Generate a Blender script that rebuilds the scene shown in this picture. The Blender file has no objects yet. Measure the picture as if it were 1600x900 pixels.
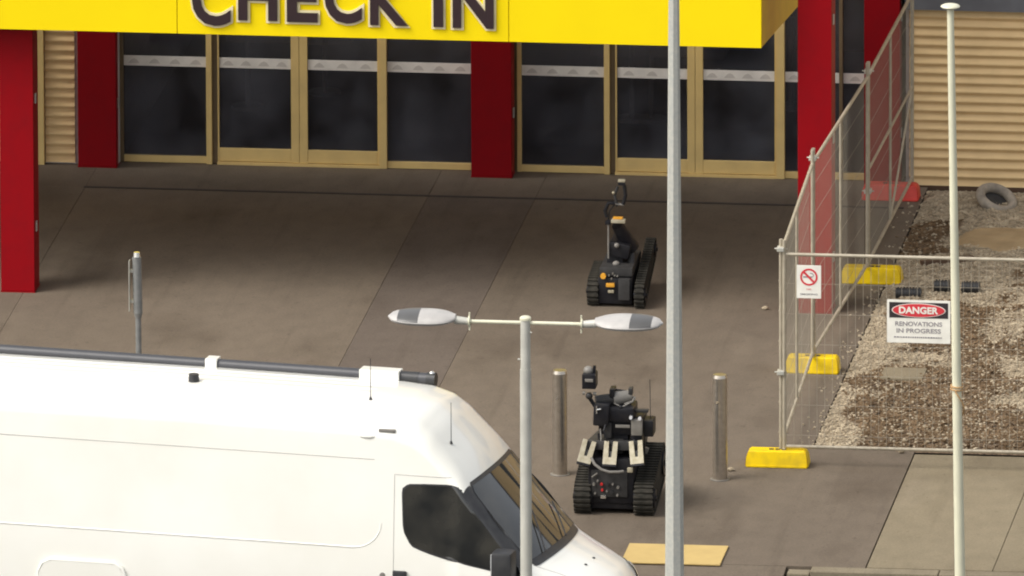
import bpy, bmesh, math, random
from mathutils import Vector, Matrix, noise
random.seed(7)
R = math.radians
sc = bpy.context.scene
# ---------------------------------------------------------------- camera
PITCH, YAW, ROLL, DIST, FPX = R(14), R(7.03), R(-.2), 240.0, 158*240.0
cd = Vector((-math.sin(YAW)*math.cos(PITCH), math.cos(YAW)*math.cos(PITCH), -math.sin(PITCH)))
cr0 = Vector((math.cos(YAW), math.sin(YAW), 0)); cu0 = cr0.cross(cd)
cr = cr0*math.cos(ROLL)+cu0*math.sin(ROLL); cu = cu0*math.cos(ROLL)-cr0*math.sin(ROLL)
CAM = -cd*DIST
cam = bpy.data.cameras.new('camera'); co = bpy.data.objects.new('camera', cam); sc.collection.objects.link(co)
cam.sensor_width = 36; cam.lens = FPX/1600*36; cam.clip_start = 10; cam.clip_end = 3000
m = Matrix((cr, cu, -cd)).transposed().to_4x4(); m.translation = CAM; co.matrix_world = m
sc.camera = co
sc.render.resolution_x = 1024; sc.render.resolution_y = 576
# ---------------------------------------------------------------- sky, sun, exposure
SUN_EL, SUN_AZ = R(49), R(238)      # azimuth from +Y clockwise
w = bpy.data.worlds.new('World'); sc.world = w; w.use_nodes = True
nt = w.node_tree; bg = nt.nodes['Background']
sky = nt.nodes.new('ShaderNodeTexSky'); sky.sky_type = 'NISHITA'; sky.sun_disc = False
sky.sun_elevation = SUN_EL; sky.sun_rotation = SUN_AZ; sky.dust_density = 4; sky.air_density = 1.2
hs = nt.nodes.new('ShaderNodeHueSaturation'); hs.inputs['Saturation'].default_value = .25
nt.links.new(sky.outputs[0], hs.inputs['Color']); nt.links.new(hs.outputs[0], bg.inputs[0])
bg.inputs[1].default_value = .15
sl = bpy.data.lights.new('sun', 'SUN'); sl.energy = 1.05; sl.angle = R(32); sl.color = (1, .94, .84)
so = bpy.data.objects.new('sun', sl); sc.collection.objects.link(so)
sd = Vector((math.sin(SUN_AZ)*math.cos(SUN_EL), math.cos(SUN_AZ)*math.cos(SUN_EL), math.sin(SUN_EL)))
so.rotation_euler = sd.to_track_quat('Z', 'Y').to_euler(); so.location = sd*60
sc.view_settings.view_transform = 'Standard'; sc.view_settings.look = 'None'
sc.view_settings.exposure = 0.76; sc.view_settings.gamma = 1
sc.render.engine = 'CYCLES'
try: sc.cycles.filter_width = 2.0
except Exception: pass

# ---------------------------------------------------------------- surveying helpers (photo point -> place in the world)
def ray(px, py): return cd + cr*((px-800)/FPX) - cu*((py-450)/FPX)
def G(px, py, z=0.0):
    v = ray(px, py); return CAM + v*((z-CAM.z)/v.z)
def atY(px, py, Y):
    v = ray(px, py); return CAM + v*((Y-CAM.y)/v.y)

# ---------------------------------------------------------------- materials
def mat(name, col, rough=.6, metal=0., col2=None, scale=8., lo=.35, hi=.7, bump=0., bscale=60., spec=.5, coat=0., detail=6):
    m = bpy.data.materials.new(name); m.use_nodes = True; n = m.node_tree; L = n.links
    b = n.nodes['Principled BSDF']
    b.inputs['Roughness'].default_value = rough; b.inputs['Metallic'].default_value = metal
    b.inputs['Specular IOR Level'].default_value = spec; b.inputs['Coat Weight'].default_value = coat
    b.inputs['Base Color'].default_value = (*col, 1)
    tc = n.nodes.new('ShaderNodeTexCoord')
    if col2 is None: col2 = tuple(c*.86 for c in col)
    nz = n.nodes.new('ShaderNodeTexNoise'); nz.inputs['Scale'].default_value = scale; nz.inputs['Detail'].default_value = detail
    L.new(tc.outputs['Object'], nz.inputs['Vector'])
    rp = n.nodes.new('ShaderNodeValToRGB'); rp.color_ramp.elements[0].position = lo; rp.color_ramp.elements[1].position = hi
    rp.color_ramp.elements[0].color = (*col, 1); rp.color_ramp.elements[1].color = (*col2, 1)
    L.new(nz.outputs['Fac'], rp.inputs['Fac']); L.new(rp.outputs['Color'], b.inputs['Base Color'])
    if bump:
        n2 = n.nodes.new('ShaderNodeTexNoise'); n2.inputs['Scale'].default_value = bscale; n2.inputs['Detail'].default_value = 4
        L.new(tc.outputs['Object'], n2.inputs['Vector'])
        bp = n.nodes.new('ShaderNodeBump'); bp.inputs['Strength'].default_value = bump; bp.inputs['Distance'].default_value = .01
        L.new(n2.outputs['Fac'], bp.inputs['Height']); L.new(bp.outputs['Normal'], b.inputs['Normal'])
    return m

def ground_mat(name, base, dark, light, rough=.85, grain=.12):
    """paving: large stains, streaks, small grain, all in world coordinates"""
    m = bpy.data.materials.new(name); m.use_nodes = True; n = m.node_tree; L = n.links; N = n.nodes.new
    b = n.nodes['Principled BSDF']; b.inputs['Specular IOR Level'].default_value = .25
    geo = N('ShaderNodeNewGeometry')
    def nz(scale, stretch, detail=5, off=0):
        mp = N('ShaderNodeMapping'); mp.inputs['Scale'].default_value = stretch; mp.inputs['Location'].default_value = (off, off*1.7, 0)
        L.new(geo.outputs['Position'], mp.inputs['Vector'])
        t = N('ShaderNodeTexNoise'); t.inputs['Scale'].default_value = scale; t.inputs['Detail'].default_value = detail
        L.new(mp.outputs[0], t.inputs['Vector']); return t.outputs['Fac']
    def ramp(f, a, z, ca, cb):
        r = N('ShaderNodeValToRGB'); e = r.color_ramp.elements; e[0].position = a; e[1].position = z
        e[0].color = (*ca, 1); e[1].color = (*cb, 1); L.new(f, r.inputs['Fac']); return r.outputs['Color']
    def mix(f, a, c, mode='MIX', fac=None):
        x = N('ShaderNodeMix'); x.data_type = 'RGBA'; x.blend_type = mode
        if fac is None: L.new(f, x.inputs['Factor'])
        else: x.inputs['Factor'].default_value = fac
        L.new(a, x.inputs[6]); L.new(c, x.inputs[7]); return x.outputs[2]
    c0 = ramp(nz(.55, (1, .5, 1)), .35, .65, base, tuple((p+q)/2 for p, q in zip(base, dark)))
    c1 = ramp(nz(1.3, (.8, .35, 1), 7, 3), .52, .74, (1, 1, 1), (.72, .70, .68))
    c2 = ramp(nz(5, (1, .6, 1), 6, 9), .4, .7, (1, 1, 1), (.88, .88, .88))
    c3 = ramp(nz(90, (1, 1, 1), 3, 5), .3, .7, (1-grain, 1-grain, 1-grain), (1+grain*.8, 1+grain*.8, 1+grain*.8))
    f4 = ramp(nz(.9, (1, .4, 1), 6, 21), .6, .78, (0, 0, 0), (1, 1, 1))
    lt = N('ShaderNodeRGB'); lt.outputs[0].default_value = (*light, 1)
    o = mix(f4, c0, lt.outputs[0])
    oi = N('ShaderNodeObjectInfo'); mr = N('ShaderNodeMapRange'); mr.inputs['To Min'].default_value = .94; mr.inputs['To Max'].default_value = 1.05
    L.new(oi.outputs['Random'], mr.inputs['Value'])
    c5 = ramp(nz(13, (1, .8, 1), 2, 31), .66, .70, (1, 1, 1), (.84, .83, .82))      # gum and oil spots
    c6 = ramp(nz(2.2, (2.6, .12, 1), 5, 41), .56, .72, (1, 1, 1), (.86, .855, .85))  # tyre wear running in and out
    c7 = ramp(nz(38, (1, .9, 1), 3, 51), .35, .68, (.93, .93, .93), (1.08, 1.075, 1.06))
    for q in (c5, c6, c7): o = mix(None, o, q, 'MULTIPLY', 1)
    o = mix(None, o, c1, 'MULTIPLY', 1); o = mix(None, o, c2, 'MULTIPLY', 1); o = mix(None, o, c3, 'MULTIPLY', 1)
    o = mix(None, o, mr.outputs[0], 'MULTIPLY', 1)
    L.new(o, b.inputs['Base Color']); b.inputs['Roughness'].default_value = rough
    bp = N('ShaderNodeBump'); bp.inputs['Strength'].default_value = .35; bp.inputs['Distance'].default_value = .006
    L.new(nz(120, (1, 1, 1), 3, 2), bp.inputs['Height']); L.new(bp.outputs[0], b.inputs['Normal'])
    return m

M = {}
M['paving'] = ground_mat('brown_grey_paving', (.152, .121, .090), (.112, .088, .066), (.172, .139, .104))
M['paving_dark'] = ground_mat('dark_paving_band', (.128, .102, .082), (.105, .083, .066), (.15, .12, .095))
M['concrete'] = ground_mat('path_concrete', (.215, .178, .118), (.165, .135, .088), (.24, .2, .14))
M['kerbmat'] = ground_mat('kerb_concrete', (.225, .19, .13), (.16, .13, .09), (.26, .22, .155))
M['road'] = ground_mat('road_asphalt', (.075, .068, .06), (.055, .05, .045), (.09, .08, .07))
M['red'] = mat('red_column_paint', (.25, .002, .006), .5, col2=(.215, .003, .007), scale=5, lo=.45, hi=.8, bump=.05, spec=.12)
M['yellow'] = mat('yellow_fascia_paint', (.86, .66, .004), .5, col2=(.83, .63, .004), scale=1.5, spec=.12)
M['yellow_side'] = mat('darker_yellow_return', (.62, .40, .03), .45, col2=(.56, .36, .03), scale=6)  # canopy return takes a darker yellow than the fascia front
M['letter'] = mat('dark_sign_letter', (.03, .015, .018), .4)
M['letter_edge'] = mat('cream_letter_trim', (.80, .70, .42), .5)
M['gold'] = mat('bronze_gold_aluminium', (.74, .54, .22), .5, .0, spec=.3, col2=(.66, .48, .20), scale=5)
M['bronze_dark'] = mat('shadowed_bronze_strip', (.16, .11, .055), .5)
M['cream_metal'] = mat('beige_corrugated_steel', (.74, .53, .275), .5, spec=.2, col2=(.66, .47, .24), scale=4, lo=.4, hi=.75)
M['bluegrey'] = mat('blue_grey_flashing', (.13, .135, .15), .5)
M['strip'] = mat('white_glazing_strip', (.80, .76, .70), .5)
M['strip_mark'] = mat('grey_strip_print', (.60, .56, .51), .6)
M['ceil'] = mat('soffit_board', (.66, .60, .50), .8)  # kept pale so the unseen soffit bounces light under the canopy
M['carpet'] = mat('brown_carpet', (.34, .30, .28), .95, scale=20)
M['inwall'] = mat('interior_wall', (.55, .51, .48), .9)
M['counter'] = mat('counter_laminate', (.40, .34, .28), .5)
M['inblack'] = mat('interior_black', (.015, .015, .018), .6)
M['galv'] = mat('galvanised_steel', (.42, .42, .38), .45, .35, col2=(.56, .54, .46), scale=14, bump=.1, bscale=40)
M['galv_pole'] = mat('mottled_galvanised_pole', (.42, .425, .39), .5, .2, col2=(.50, .49, .43), scale=30, lo=.35, hi=.7)
M['fence'] = mat('fence_tube_steel', (.42, .37, .28), .5, .2, col2=(.32, .28, .21), scale=9)
M['wire'] = mat('fence_wire_steel', (.36, .32, .25), .55, .2)
M['cream_pole'] = mat('cream_flagpole_paint', (.66, .64, .47), .35, col2=(.58, .56, .42), scale=4, coat=.3)
M['lamp_pole'] = mat('light_grey_lamp_paint', (.50, .49, .43), .45, .1, col2=(.42, .41, .36), scale=6)
M['lamp_head'] = mat('pale_lamp_shell', (.43, .41, .385), .45, col2=(.36, .345, .325), scale=10)
M['lamp_win'] = mat('grey_sensor_panel', (.085, .083, .08), .35)
M['stainless'] = mat('brushed_stainless', (.50, .45, .38), .28, .85, col2=(.42, .37, .31), scale=20)
M['plast_y'] = mat('yellow_foot_plastic', (.78, .54, .005), .45, spec=.2, col2=(.50, .34, .02), scale=7, lo=.45, hi=.8)
M['plast_r'] = mat('red_foot_plastic', (.75, .07, .045), .45, col2=(.6, .05, .035), scale=7)
M['white'] = mat('white_van_paint', (.80, .79, .73), .28, col2=(.74, .725, .65), scale=.9, coat=.6)
M['seam'] = mat('grey_panel_gap', (.45, .43, .40), .7)
M['blackp'] = mat('black_plastic', (.018, .018, .020), .45, col2=(.03, .03, .03), scale=12)
M['rubber'] = mat('black_rubber', (.022, .021, .020), .8, col2=(.04, .036, .032), scale=15, bump=.2)
M['track'] = mat('dusty_track_rubber', (.018, .017, .014), .85, spec=.15, col2=(.05, .045, .036), scale=10, bump=.3)
M['tubegrey'] = mat('charcoal_awning_tube', (.045, .045, .05), .4)
M['glass_van'] = mat('tinted_glass_painted_reflection', (.008, .009, .009), .04, spec=.8, col2=(.045, .042, .034), scale=2.2, lo=.4, hi=.75)  # brownish blotches in the glass colour stand in for reflections
M['chrome'] = mat('bright_metal', (.75, .74, .70), .2, .9)
M['sign_white'] = mat('sign_white', (.80, .78, .70), .5)
M['sign_black'] = mat('sign_black', (.03, .022, .025), .5)
M['sign_red'] = mat('sign_red', (.62, .035, .05), .5)
M['sign_grey'] = mat('sign_grey_print', (.27, .25, .26), .6)
M['robot'] = mat('robot_black_paint', (.009, .009, .012), .42, spec=.25, col2=(.018, .017, .018), scale=14)
M['robot_grey'] = mat('robot_dark_grey', (.045, .043, .042), .5, spec=.25, col2=(.028, .027, .026), scale=12)
M['robot_lgrey'] = mat('robot_mid_grey', (.20, .185, .165), .45, col2=(.15, .14, .12), scale=12)
M['fork'] = mat('pale_aluminium_fork', (.42, .38, .28), .5, .2, col2=(.30, .26, .17), scale=20)
M['amber'] = mat('amber_plastic', (.70, .33, .03), .4)
M['redbit'] = mat('red_connector', (.5, .02, .02), .4)
M['rope'] = mat('tan_rope', (.50, .30, .13), .9, scale=60)
M['tyre_dust'] = mat('dusty_grey_tyre', (.33, .285, .225), .9, col2=(.20, .17, .135), scale=12, bump=.3)
M['ply'] = mat('weathered_board', (.34, .245, .13), .8, col2=(.25, .175, .09), scale=5)
M['timber'] = mat('dark_timber', (.10, .055, .03), .8)
M['panel_y'] = mat('pale_yellow_ground_panel', (.50, .36, .145), .7, spec=.15, col2=(.45, .325, .13), scale=5)
M['pebble'] = mat('gravel_stone', (.47, .39, .275), .85, spec=.15, col2=(.23, .185, .125), scale=9, lo=.3, hi=.65)
M['chip'] = mat('brown_bark_chip', (.095, .060, .032), .9, spec=.15, col2=(.20, .135, .078), scale=9)
M['lens'] = mat('lamp_lens', (.7, .7, .7), .1, spec=.8)
M['orange'] = mat('orange_indicator', (.7, .25, .02), .3)

def glass_mat():
    m = bpy.data.materials.new('smoked_door_glass'); m.use_nodes = True; n = m.node_tree; L = n.links
    for x in list(n.nodes):
        if x.type != 'OUTPUT_MATERIAL': n.nodes.remove(x)
    out = [x for x in n.nodes][0]
    tr = n.nodes.new('ShaderNodeBsdfTransparent'); tr.inputs[0].default_value = (.70, .70, .75, 1)
    gl = n.nodes.new('ShaderNodeBsdfGlossy'); gl.inputs['Roughness'].default_value = .03; gl.inputs[0].default_value = (.9, .9, .9, 1)
    fr = n.nodes.new('ShaderNodeFresnel'); fr.inputs[0].default_value = 1.5
    mx = n.nodes.new('ShaderNodeMixShader'); L.new(fr.outputs[0], mx.inputs[0]); L.new(tr.outputs[0], mx.inputs[1]); L.new(gl.outputs[0], mx.inputs[2])
    df = n.nodes.new('ShaderNodeBsdfDiffuse'); df.inputs[0].default_value = (.30, .31, .36, 1)  # cloudy grey film mixed over the glass in place of reflections
    tc = n.nodes.new('ShaderNodeTexCoord'); nz = n.nodes.new('ShaderNodeTexNoise'); nz.inputs['Scale'].default_value = 1.7; nz.inputs['Detail'].default_value = 5
    L.new(tc.outputs['Object'], nz.inputs['Vector']); mr = n.nodes.new('ShaderNodeMapRange'); mr.inputs['From Min'].default_value = .35; mr.inputs['From Max'].default_value = .7
    mr.inputs['To Min'].default_value = .02; mr.inputs['To Max'].default_value = .16; L.new(nz.outputs['Fac'], mr.inputs['Value'])
    m2 = n.nodes.new('ShaderNodeMixShader'); L.new(mr.outputs[0], m2.inputs[0]); L.new(mx.outputs[0], m2.inputs[1]); L.new(df.outputs[0], m2.inputs[2])
    L.new(m2.outputs[0], out.inputs[0]); return m
M['glass'] = glass_mat()
M['post_grey'] = mat('weathered_grey_post', (.17, .175, .17), .45, .2, col2=(.24, .24, .23), scale=12)

def gravel_mat():
    m = bpy.data.materials.new('gravel_and_dirt'); m.use_nodes = True; n = m.node_tree; L = n.links; N = n.nodes.new
    b = n.nodes['Principled BSDF']; b.inputs['Roughness'].default_value = .95
    geo = N('ShaderNodeNewGeometry')
    vo = N('ShaderNodeTexVoronoi'); vo.inputs['Scale'].default_value = 34; L.new(geo.outputs['Position'], vo.inputs['Vector'])
    r1 = N('ShaderNodeValToRGB'); e = r1.color_ramp.elements; e[0].color = (.12, .09, .06, 1); e[1].color = (.52, .42, .28, 1)
    L.new(vo.outputs['Color'], r1.inputs['Fac'])
    nz = N('ShaderNodeTexNoise'); nz.inputs['Scale'].default_value = 40; nz.inputs['Detail'].default_value = 6; L.new(geo.outputs['Position'], nz.inputs['Vector'])
    r2 = N('ShaderNodeValToRGB'); e = r2.color_ramp.elements; e[0].position = .35; e[1].position = .7; e[0].color = (.055, .036, .021, 1); e[1].color = (.19, .13, .078, 1)
    L.new(nz.outputs['Fac'], r2.inputs['Fac'])
    at = N('ShaderNodeAttribute'); at.attribute_name = 'dirt'
    mx = N('ShaderNodeMix'); mx.data_type = 'RGBA'; L.new(at.outputs['Fac'], mx.inputs[0]); L.new(r1.outputs[0], mx.inputs[6]); L.new(r2.outputs[0], mx.inputs[7])
    L.new(mx.outputs[2], b.inputs['Base Color'])
    bp = N('ShaderNodeBump'); bp.inputs['Strength'].default_value = .8; bp.inputs['Distance'].default_value = .02
    L.new(vo.outputs['Distance'], bp.inputs['Height']); L.new(bp.outputs[0], b.inputs['Normal'])
    return m
M['gravel'] = gravel_mat()

# ---------------------------------------------------------------- object helpers
def link(name, me, parent=None):
    o = bpy.data.objects.new(name, me); sc.collection.objects.link(o)
    if parent is not None: o.parent = parent
    return o
def tag(o, label=None, cat=None, group=None, kind=None):
    if label: o['label'] = label
    if cat: o['category'] = cat
    if group: o['group'] = group
    if kind: o['kind'] = kind
    return o
def empty(name, loc=(0, 0, 0), rz=0, label=None, cat=None, group=None, kind=None):
    o = link(name, None); o.location = loc; o.rotation_euler = (0, 0, rz); return tag(o, label, cat, group, kind)
def copy_tree(o, parent=None):
    kids = list(o.children); c = o.copy(); sc.collection.objects.link(c)
    if parent is not None: c.parent = parent
    for k in kids: copy_tree(k, c)
    return c

class MB:
    """collects shapes into ONE mesh"""
    def __init__(s): s.bm = bmesh.new(); s.mi = 0
    def _fin(s, vs, mtx=None):
        if mtx is not None: bmesh.ops.transform(s.bm, matrix=mtx, verts=vs)
        fs = set()
        for v in vs:
            for f in v.link_faces: fs.add(f)
        for f in fs: f.material_index = s.mi
        return vs
    def box(s, x0, x1, y0, y1, z0, z1, bev=0, mtx=None):
        v = bmesh.ops.create_cube(s.bm, size=1)['verts']
        bmesh.ops.scale(s.bm, vec=(abs(x1-x0), abs(y1-y0), abs(z1-z0)), verts=v)
        bmesh.ops.translate(s.bm, vec=((x0+x1)/2, (y0+y1)/2, (z0+z1)/2), verts=v)
        if bev:
            es = list({e for q in v for e in q.link_edges})
            r = bmesh.ops.bevel(s.bm, geom=es, offset=bev, segments=2, affect='EDGES', profile=.6)
            v = list({q for f in r['faces'] for q in f.verts} | {q for q in v if q.is_valid})
            seen = set(v); stack = list(v)
            while stack:
                q = stack.pop()
                for e in q.link_edges:
                    o = e.other_vert(q)
                    if o not in seen: seen.add(o); stack.append(o)
            v = list(seen)
        s._fin(v, mtx); return s
    def cyl(s, a, b, r, r2=None, n=12, caps=True):
        a = Vector(a); b = Vector(b); r2 = r if r2 is None else r2
        d = b-a; L = d.length
        v = bmesh.ops.create_cone(s.bm, cap_ends=caps, segments=n, radius1=r, radius2=r2, depth=L)['verts']
        q = Vector((0, 0, 1)).rotation_difference(d.normalized())
        s._fin(v, Matrix.Translation((a+b)/2) @ q.to_matrix().to_4x4()); return s
    def ball(s, c, rx, ry=None, rz=None, u=14, v=9, mtx=None):
        ry = ry or rx; rz = rz or rx
        vs = bmesh.ops.create_uvsphere(s.bm, u_segments=u, v_segments=v, radius=1)['verts']
        mm = Matrix.Translation(c) @ Matrix.Diagonal((rx, ry, rz, 1))
        if mtx is not None: mm = mtx @ mm
        s._fin(vs, mm); return s
    def tube(s, pts, r, n=8):
        pts = [Vector(p) for p in pts]; rings = []
        for i, p in enumerate(pts):
            t = (pts[min(i+1, len(pts)-1)]-pts[max(i-1, 0)]).normalized()
            a = t.orthogonal().normalized() if i == 0 else (rings_a - t*rings_a.dot(t)).normalized()
            rings_a = a; b = t.cross(a)
            rr = r[i] if isinstance(r, (list, tuple)) else r
            rings.append([s.bm.verts.new(p+(a*math.cos(2*math.pi*k/n)+b*math.sin(2*math.pi*k/n))*rr) for k in range(n)])
        fs = []
        for i in range(len(rings)-1):
            for k in range(n):
                fs.append(s.bm.faces.new((rings[i][k], rings[i][(k+1) % n], rings[i+1][(k+1) % n], rings[i+1][k])))
        fs.append(s.bm.faces.new(rings[0][::-1])); fs.append(s.bm.faces.new(rings[-1]))
        for f in fs: f.material_index = s.mi
        return s
    def prism(s, poly, axis, a, b):
        """poly of 2D points swept along axis ('x','y','z') from a to b"""
        def P(p, t): return {'x': (t, p[0], p[1]), 'y': (p[0], t, p[1]), 'z': (p[0], p[1], t)}[axis]
        A = [s.bm.verts.new(P(p, a)) for p in poly]; B = [s.bm.verts.new(P(p, b)) for p in poly]; n = len(poly)
        fs = [s.bm.faces.new(A), s.bm.faces.new(B[::-1])]
        for i in range(n): fs.append(s.bm.faces.new((A[i], B[i], B[(i+1) % n], A[(i+1) % n])))
        for f in fs: f.material_index = s.mi
        return s
    def grid(s, rows):
        V = [[s.bm.verts.new(p) for p in row] for row in rows]
        for i in range(len(V)-1):
            for j in range(len(V[0])-1):
                f = s.bm.faces.new((V[i][j], V[i][j+1], V[i+1][j+1], V[i+1][j])); f.material_index = s.mi
        return s
    def build(s, name, mats, parent=None, smooth=False, fix=True):
        if fix: bmesh.ops.recalc_face_normals(s.bm, faces=s.bm.faces)
        me = bpy.data.meshes.new(name); s.bm.to_mesh(me); s.bm.free()
        for k in (mats if isinstance(mats, (list, tuple)) else [mats]): me.materials.append(k if not isinstance(k, str) else M[k])
        if smooth:
            for p in me.polygons: p.use_smooth = True
            me.set_sharp_from_angle(angle=R(38))
        return link(name, me, parent)
def B(name, mt, parent, x0, x1, y0, y1, z0, z1, bev=0, mtx=None):
    return MB().box(x0, x1, y0, y1, z0, z1, bev, mtx).build(name, mt, parent)
def Cy(name, mt, parent, a, b, r, r2=None, n=14): return MB().cyl(a, b, r, r2, n).build(name, mt, parent, smooth=True)

def text_obj(name, txt, mt, parent, x0, x1, z0, z1, y, depth=.01, offset=0., flip=False):
    """lettering facing -Y, stretched to the given box"""
    cu_ = bpy.data.curves.new(name, 'FONT'); cu_.body = txt; cu_.size = 1; cu_.extrude = .5; cu_.offset = offset
    cu_.resolution_u = 4
    o = bpy.data.objects.new(name, cu_); sc.collection.objects.link(o)
    bpy.context.view_layer.update()
    me = bpy.data.meshes.new_from_object(o.evaluated_get(bpy.context.evaluated_depsgraph_get()))
    bpy.data.objects.remove(o); bpy.data.curves.remove(cu_)
    xs = [v.co.x for v in me.vertices]; ys = [v.co.y for v in me.vertices]
    a, b, c, d = min(xs), max(xs), min(ys), max(ys)
    for v in me.vertices:
        X, Y, Z = v.co
        v.co = (x0+(X-a)/(b-a)*(x1-x0), y-(Z+.5)*depth, z0+(Y-c)/(d-c)*(z1-z0))
    me.materials.clear(); me.materials.append(M[mt])
    me.name = name
    return link(name, me, parent)

# ================================================================ SETTING: ground
FY = 4.85                                     # facade plane
tag(MB().grid([[(x, y, -.13) for x in (-900, -300, -60, 0, 60, 300, 900)] for y in (-900, -300, -60, -10, 300, 900)]).build('road', 'road'), kind='structure')
fc = empty('forecourt', (0, 0, 0)); tag(fc, kind='structure')
xs = [-60, -20, -9, -4.78, -1.30, -.22, 3.648]
for i in range(len(xs)-1):
    band = (i == 4)
    for (ya, yb) in ((-10.5, 3.7), (3.7, FY+.2)):
        if i == 5 and ya < -4: continue
        g = .0022
        B('paving_bay', 'paving_dark' if (band and ya < 3) else 'paving', fc, xs[i]+g, xs[i+1]-g, ya+g, yb-g, -.12, 0)
MB().prism([(-.2178, -10.498), (4.645, -10.498), (4.645, -6.02), (3.6458, -6.02), (3.6458, 3.6978), (-.2178, 3.6978)], 'z', -.12, 0).build('paving_bay', 'paving', fc)
# apron ramp to the road
tag(MB().prism([(-10.505, -.128), (-10.505, -.001), (-12.2, -.118), (-12.2, -.128)], 'x', -60, 3.9).build('driveway_apron', 'paving'), kind='structure')
fb = empty('footpath'); tag(fb, kind='structure')
px_ = [4.655, 5.855, 7.06, 8.26, 9.46, 40]
for i in range(5):
    B('paving_slab', 'concrete', fb, px_[i]+.003, px_[i+1]-.003, -10.47, -6.14, -.12, 0, .004)
kb = empty('kerb'); tag(kb, kind='structure')
kx = [3.92, 4.14, 5.36, 6.58, 7.8, 9.02, 40]
for i in range(6):
    B('kerb_stone', 'kerbmat', kb, kx[i]+.004, kx[i+1]-.004, -10.70, -10.51 if i else -10.53, -.125, .006 if i else -.02, .012)
# dark strip painting in the shadow of a step along the facade
dc = MB().box(-4.79, 3.5, 3.67, 3.715, .003, .009).build('step_shadow_strip', mat('painted_step_shadow', (.055, .042, .034), .9))
tag(dc, kind='structure')
# light trowel line left
# gravel bed
import numpy as np
GX0, GX1, GY0, GY1 = 3.66, 9.5, -6.05, 4.5
def dirt(x, y):
    """bark / mulch amount at a place of the bed"""
    v = noise.noise(Vector((x*.8, y*.42, 3.1)))*.9+noise.noise(Vector((x*1.9, y*1.1, 7)))*.7+noise.noise(Vector((x*6, y*3, 1)))*.35
    edge = min(.34, (x-GX0-.35)*1.3)
    base = -.45
    if y < -.5: base = edge-.02
    if .2 < y < 1.7: base = -.55
    if 1.7 <= y < 3.1: base = .35 if x < 4.15 else 0
    if y < -5.5 and x > 4.1: base = .5
    if abs(y+2.8) < .5: base -= .45
    return max(0, min(1, (v+base)*2.8+.5))
def gh(x, y):
    h = noise.noise(Vector((x*.8, y*.5, 0)))*.06+noise.noise(Vector((x*2.4, y*1.6, 4)))*.045+noise.noise(Vector((x*8, y*6, 2)))*.016
    k = min(1, (x-GX0)/.3, (y-GY0)/.25, (GY1-y)/.3)
    return -.008+max(0, k)*(h+.045)+dirt(x, y)*.02*max(0, k)
nx, ny = 120, 220
b_ = MB()
b_.grid([[(GX0+(GX1-GX0)*i/nx, GY0+(GY1-GY0)*j/ny, gh(GX0+(GX1-GX0)*i/nx, GY0+(GY1-GY0)*j/ny)) for i in range(nx+1)] for j in range(ny+1)])
go = b_.build('gravel_bed', 'gravel', smooth=True); tag(go, kind='structure')
me = go.data; at = me.attributes.new('dirt', 'FLOAT', 'POINT')
for i, v in enumerate(me.vertices): at.data[i].value = dirt(v.co.x, v.co.y)
def scatter(name, n, want, smin, smax, flat, mt, seed):
    rnd = random.Random(seed)
    ico = bmesh.new(); bmesh.ops.create_icosphere(ico, subdivisions=1, radius=1); ico.verts.ensure_lookup_table()
    bv = np.array([v.co[:] for v in ico.verts]); bf = np.array([[v.index for v in f.verts] for f in ico.faces]); ico.free()
    if flat:
        bv = np.array([(-1, -1, -1), (1, -1, -1), (1, 1, -1), (-1, 1, -1), (-1, -1, 1), (1, -1, 1), (1, 1, 1), (-1, 1, 1)], float)
        bf = np.array([(0, 1, 5), (0, 5, 4), (1, 2, 6), (1, 6, 5), (2, 3, 7), (2, 7, 6), (3, 0, 4), (3, 4, 7), (4, 5, 6), (4, 6, 7)])
    V = []; F = []; k = 0; tries = 0
    rs = np.random.RandomState(seed)
    while k < n and tries < n*6:
        tries += 1
        x = rnd.uniform(GX0-.3, 6.4); y = rnd.uniform(GY0+.05, GY1-.1)
        if x < GX0 and (rnd.random() > .10*(1-(GX0-x)/.3)**2 or y < GY0+.1): continue
        d = dirt(x, y) if x > GX0 else .15
        if rnd.random() > want(d): continue
        s = rnd.uniform(smin, smax)*(1.6 if rnd.random() < .06 else 1)
        a = rnd.uniform(0, 6.28)
        if flat: sx, sy, sz = s*rnd.uniform(1.5, 3.2), s*.55, s*.22
        else: sx, sy, sz = s, s*rnd.uniform(.6, .95), s*rnd.uniform(.45, .8)
        q = bv*(1+(rs.rand(len(bv), 1)-.5)*(.35 if not flat else .2))*np.array([sx, sy, sz])
        tl = rnd.uniform(-.4, .4)
        q = q @ np.array([[math.cos(tl), 0, math.sin(tl)], [0, 1, 0], [-math.sin(tl), 0, math.cos(tl)]])
        q = q @ np.array([[math.cos(a), math.sin(a), 0], [-math.sin(a), math.cos(a), 0], [0, 0, 1]])
        V.append(q+np.array([x, y, (gh(x, y) if x > GX0 else 0)+sz*.5])); F.append(bf+k*len(bv)); k += 1
    V = np.concatenate(V); F = np.concatenate(F)
    me = bpy.data.meshes.new(name); me.from_pydata(V.tolist(), [], F.tolist()); me.materials.append(M[mt])
    return link(name, me)
tag(scatter('gravel', 30000, lambda d: 1-d*.80, .007, .019, False, 'pebble', 3), 'loose tan gravel stones covering the fenced off garden bed', 'gravel', kind='stuff')
tag(scatter('bark_mulch', 14000, lambda d: d*d, .007, .018, True, 'chip', 5), 'brown bark chips spread over the gravel bed', 'mulch', kind='stuff')

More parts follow.
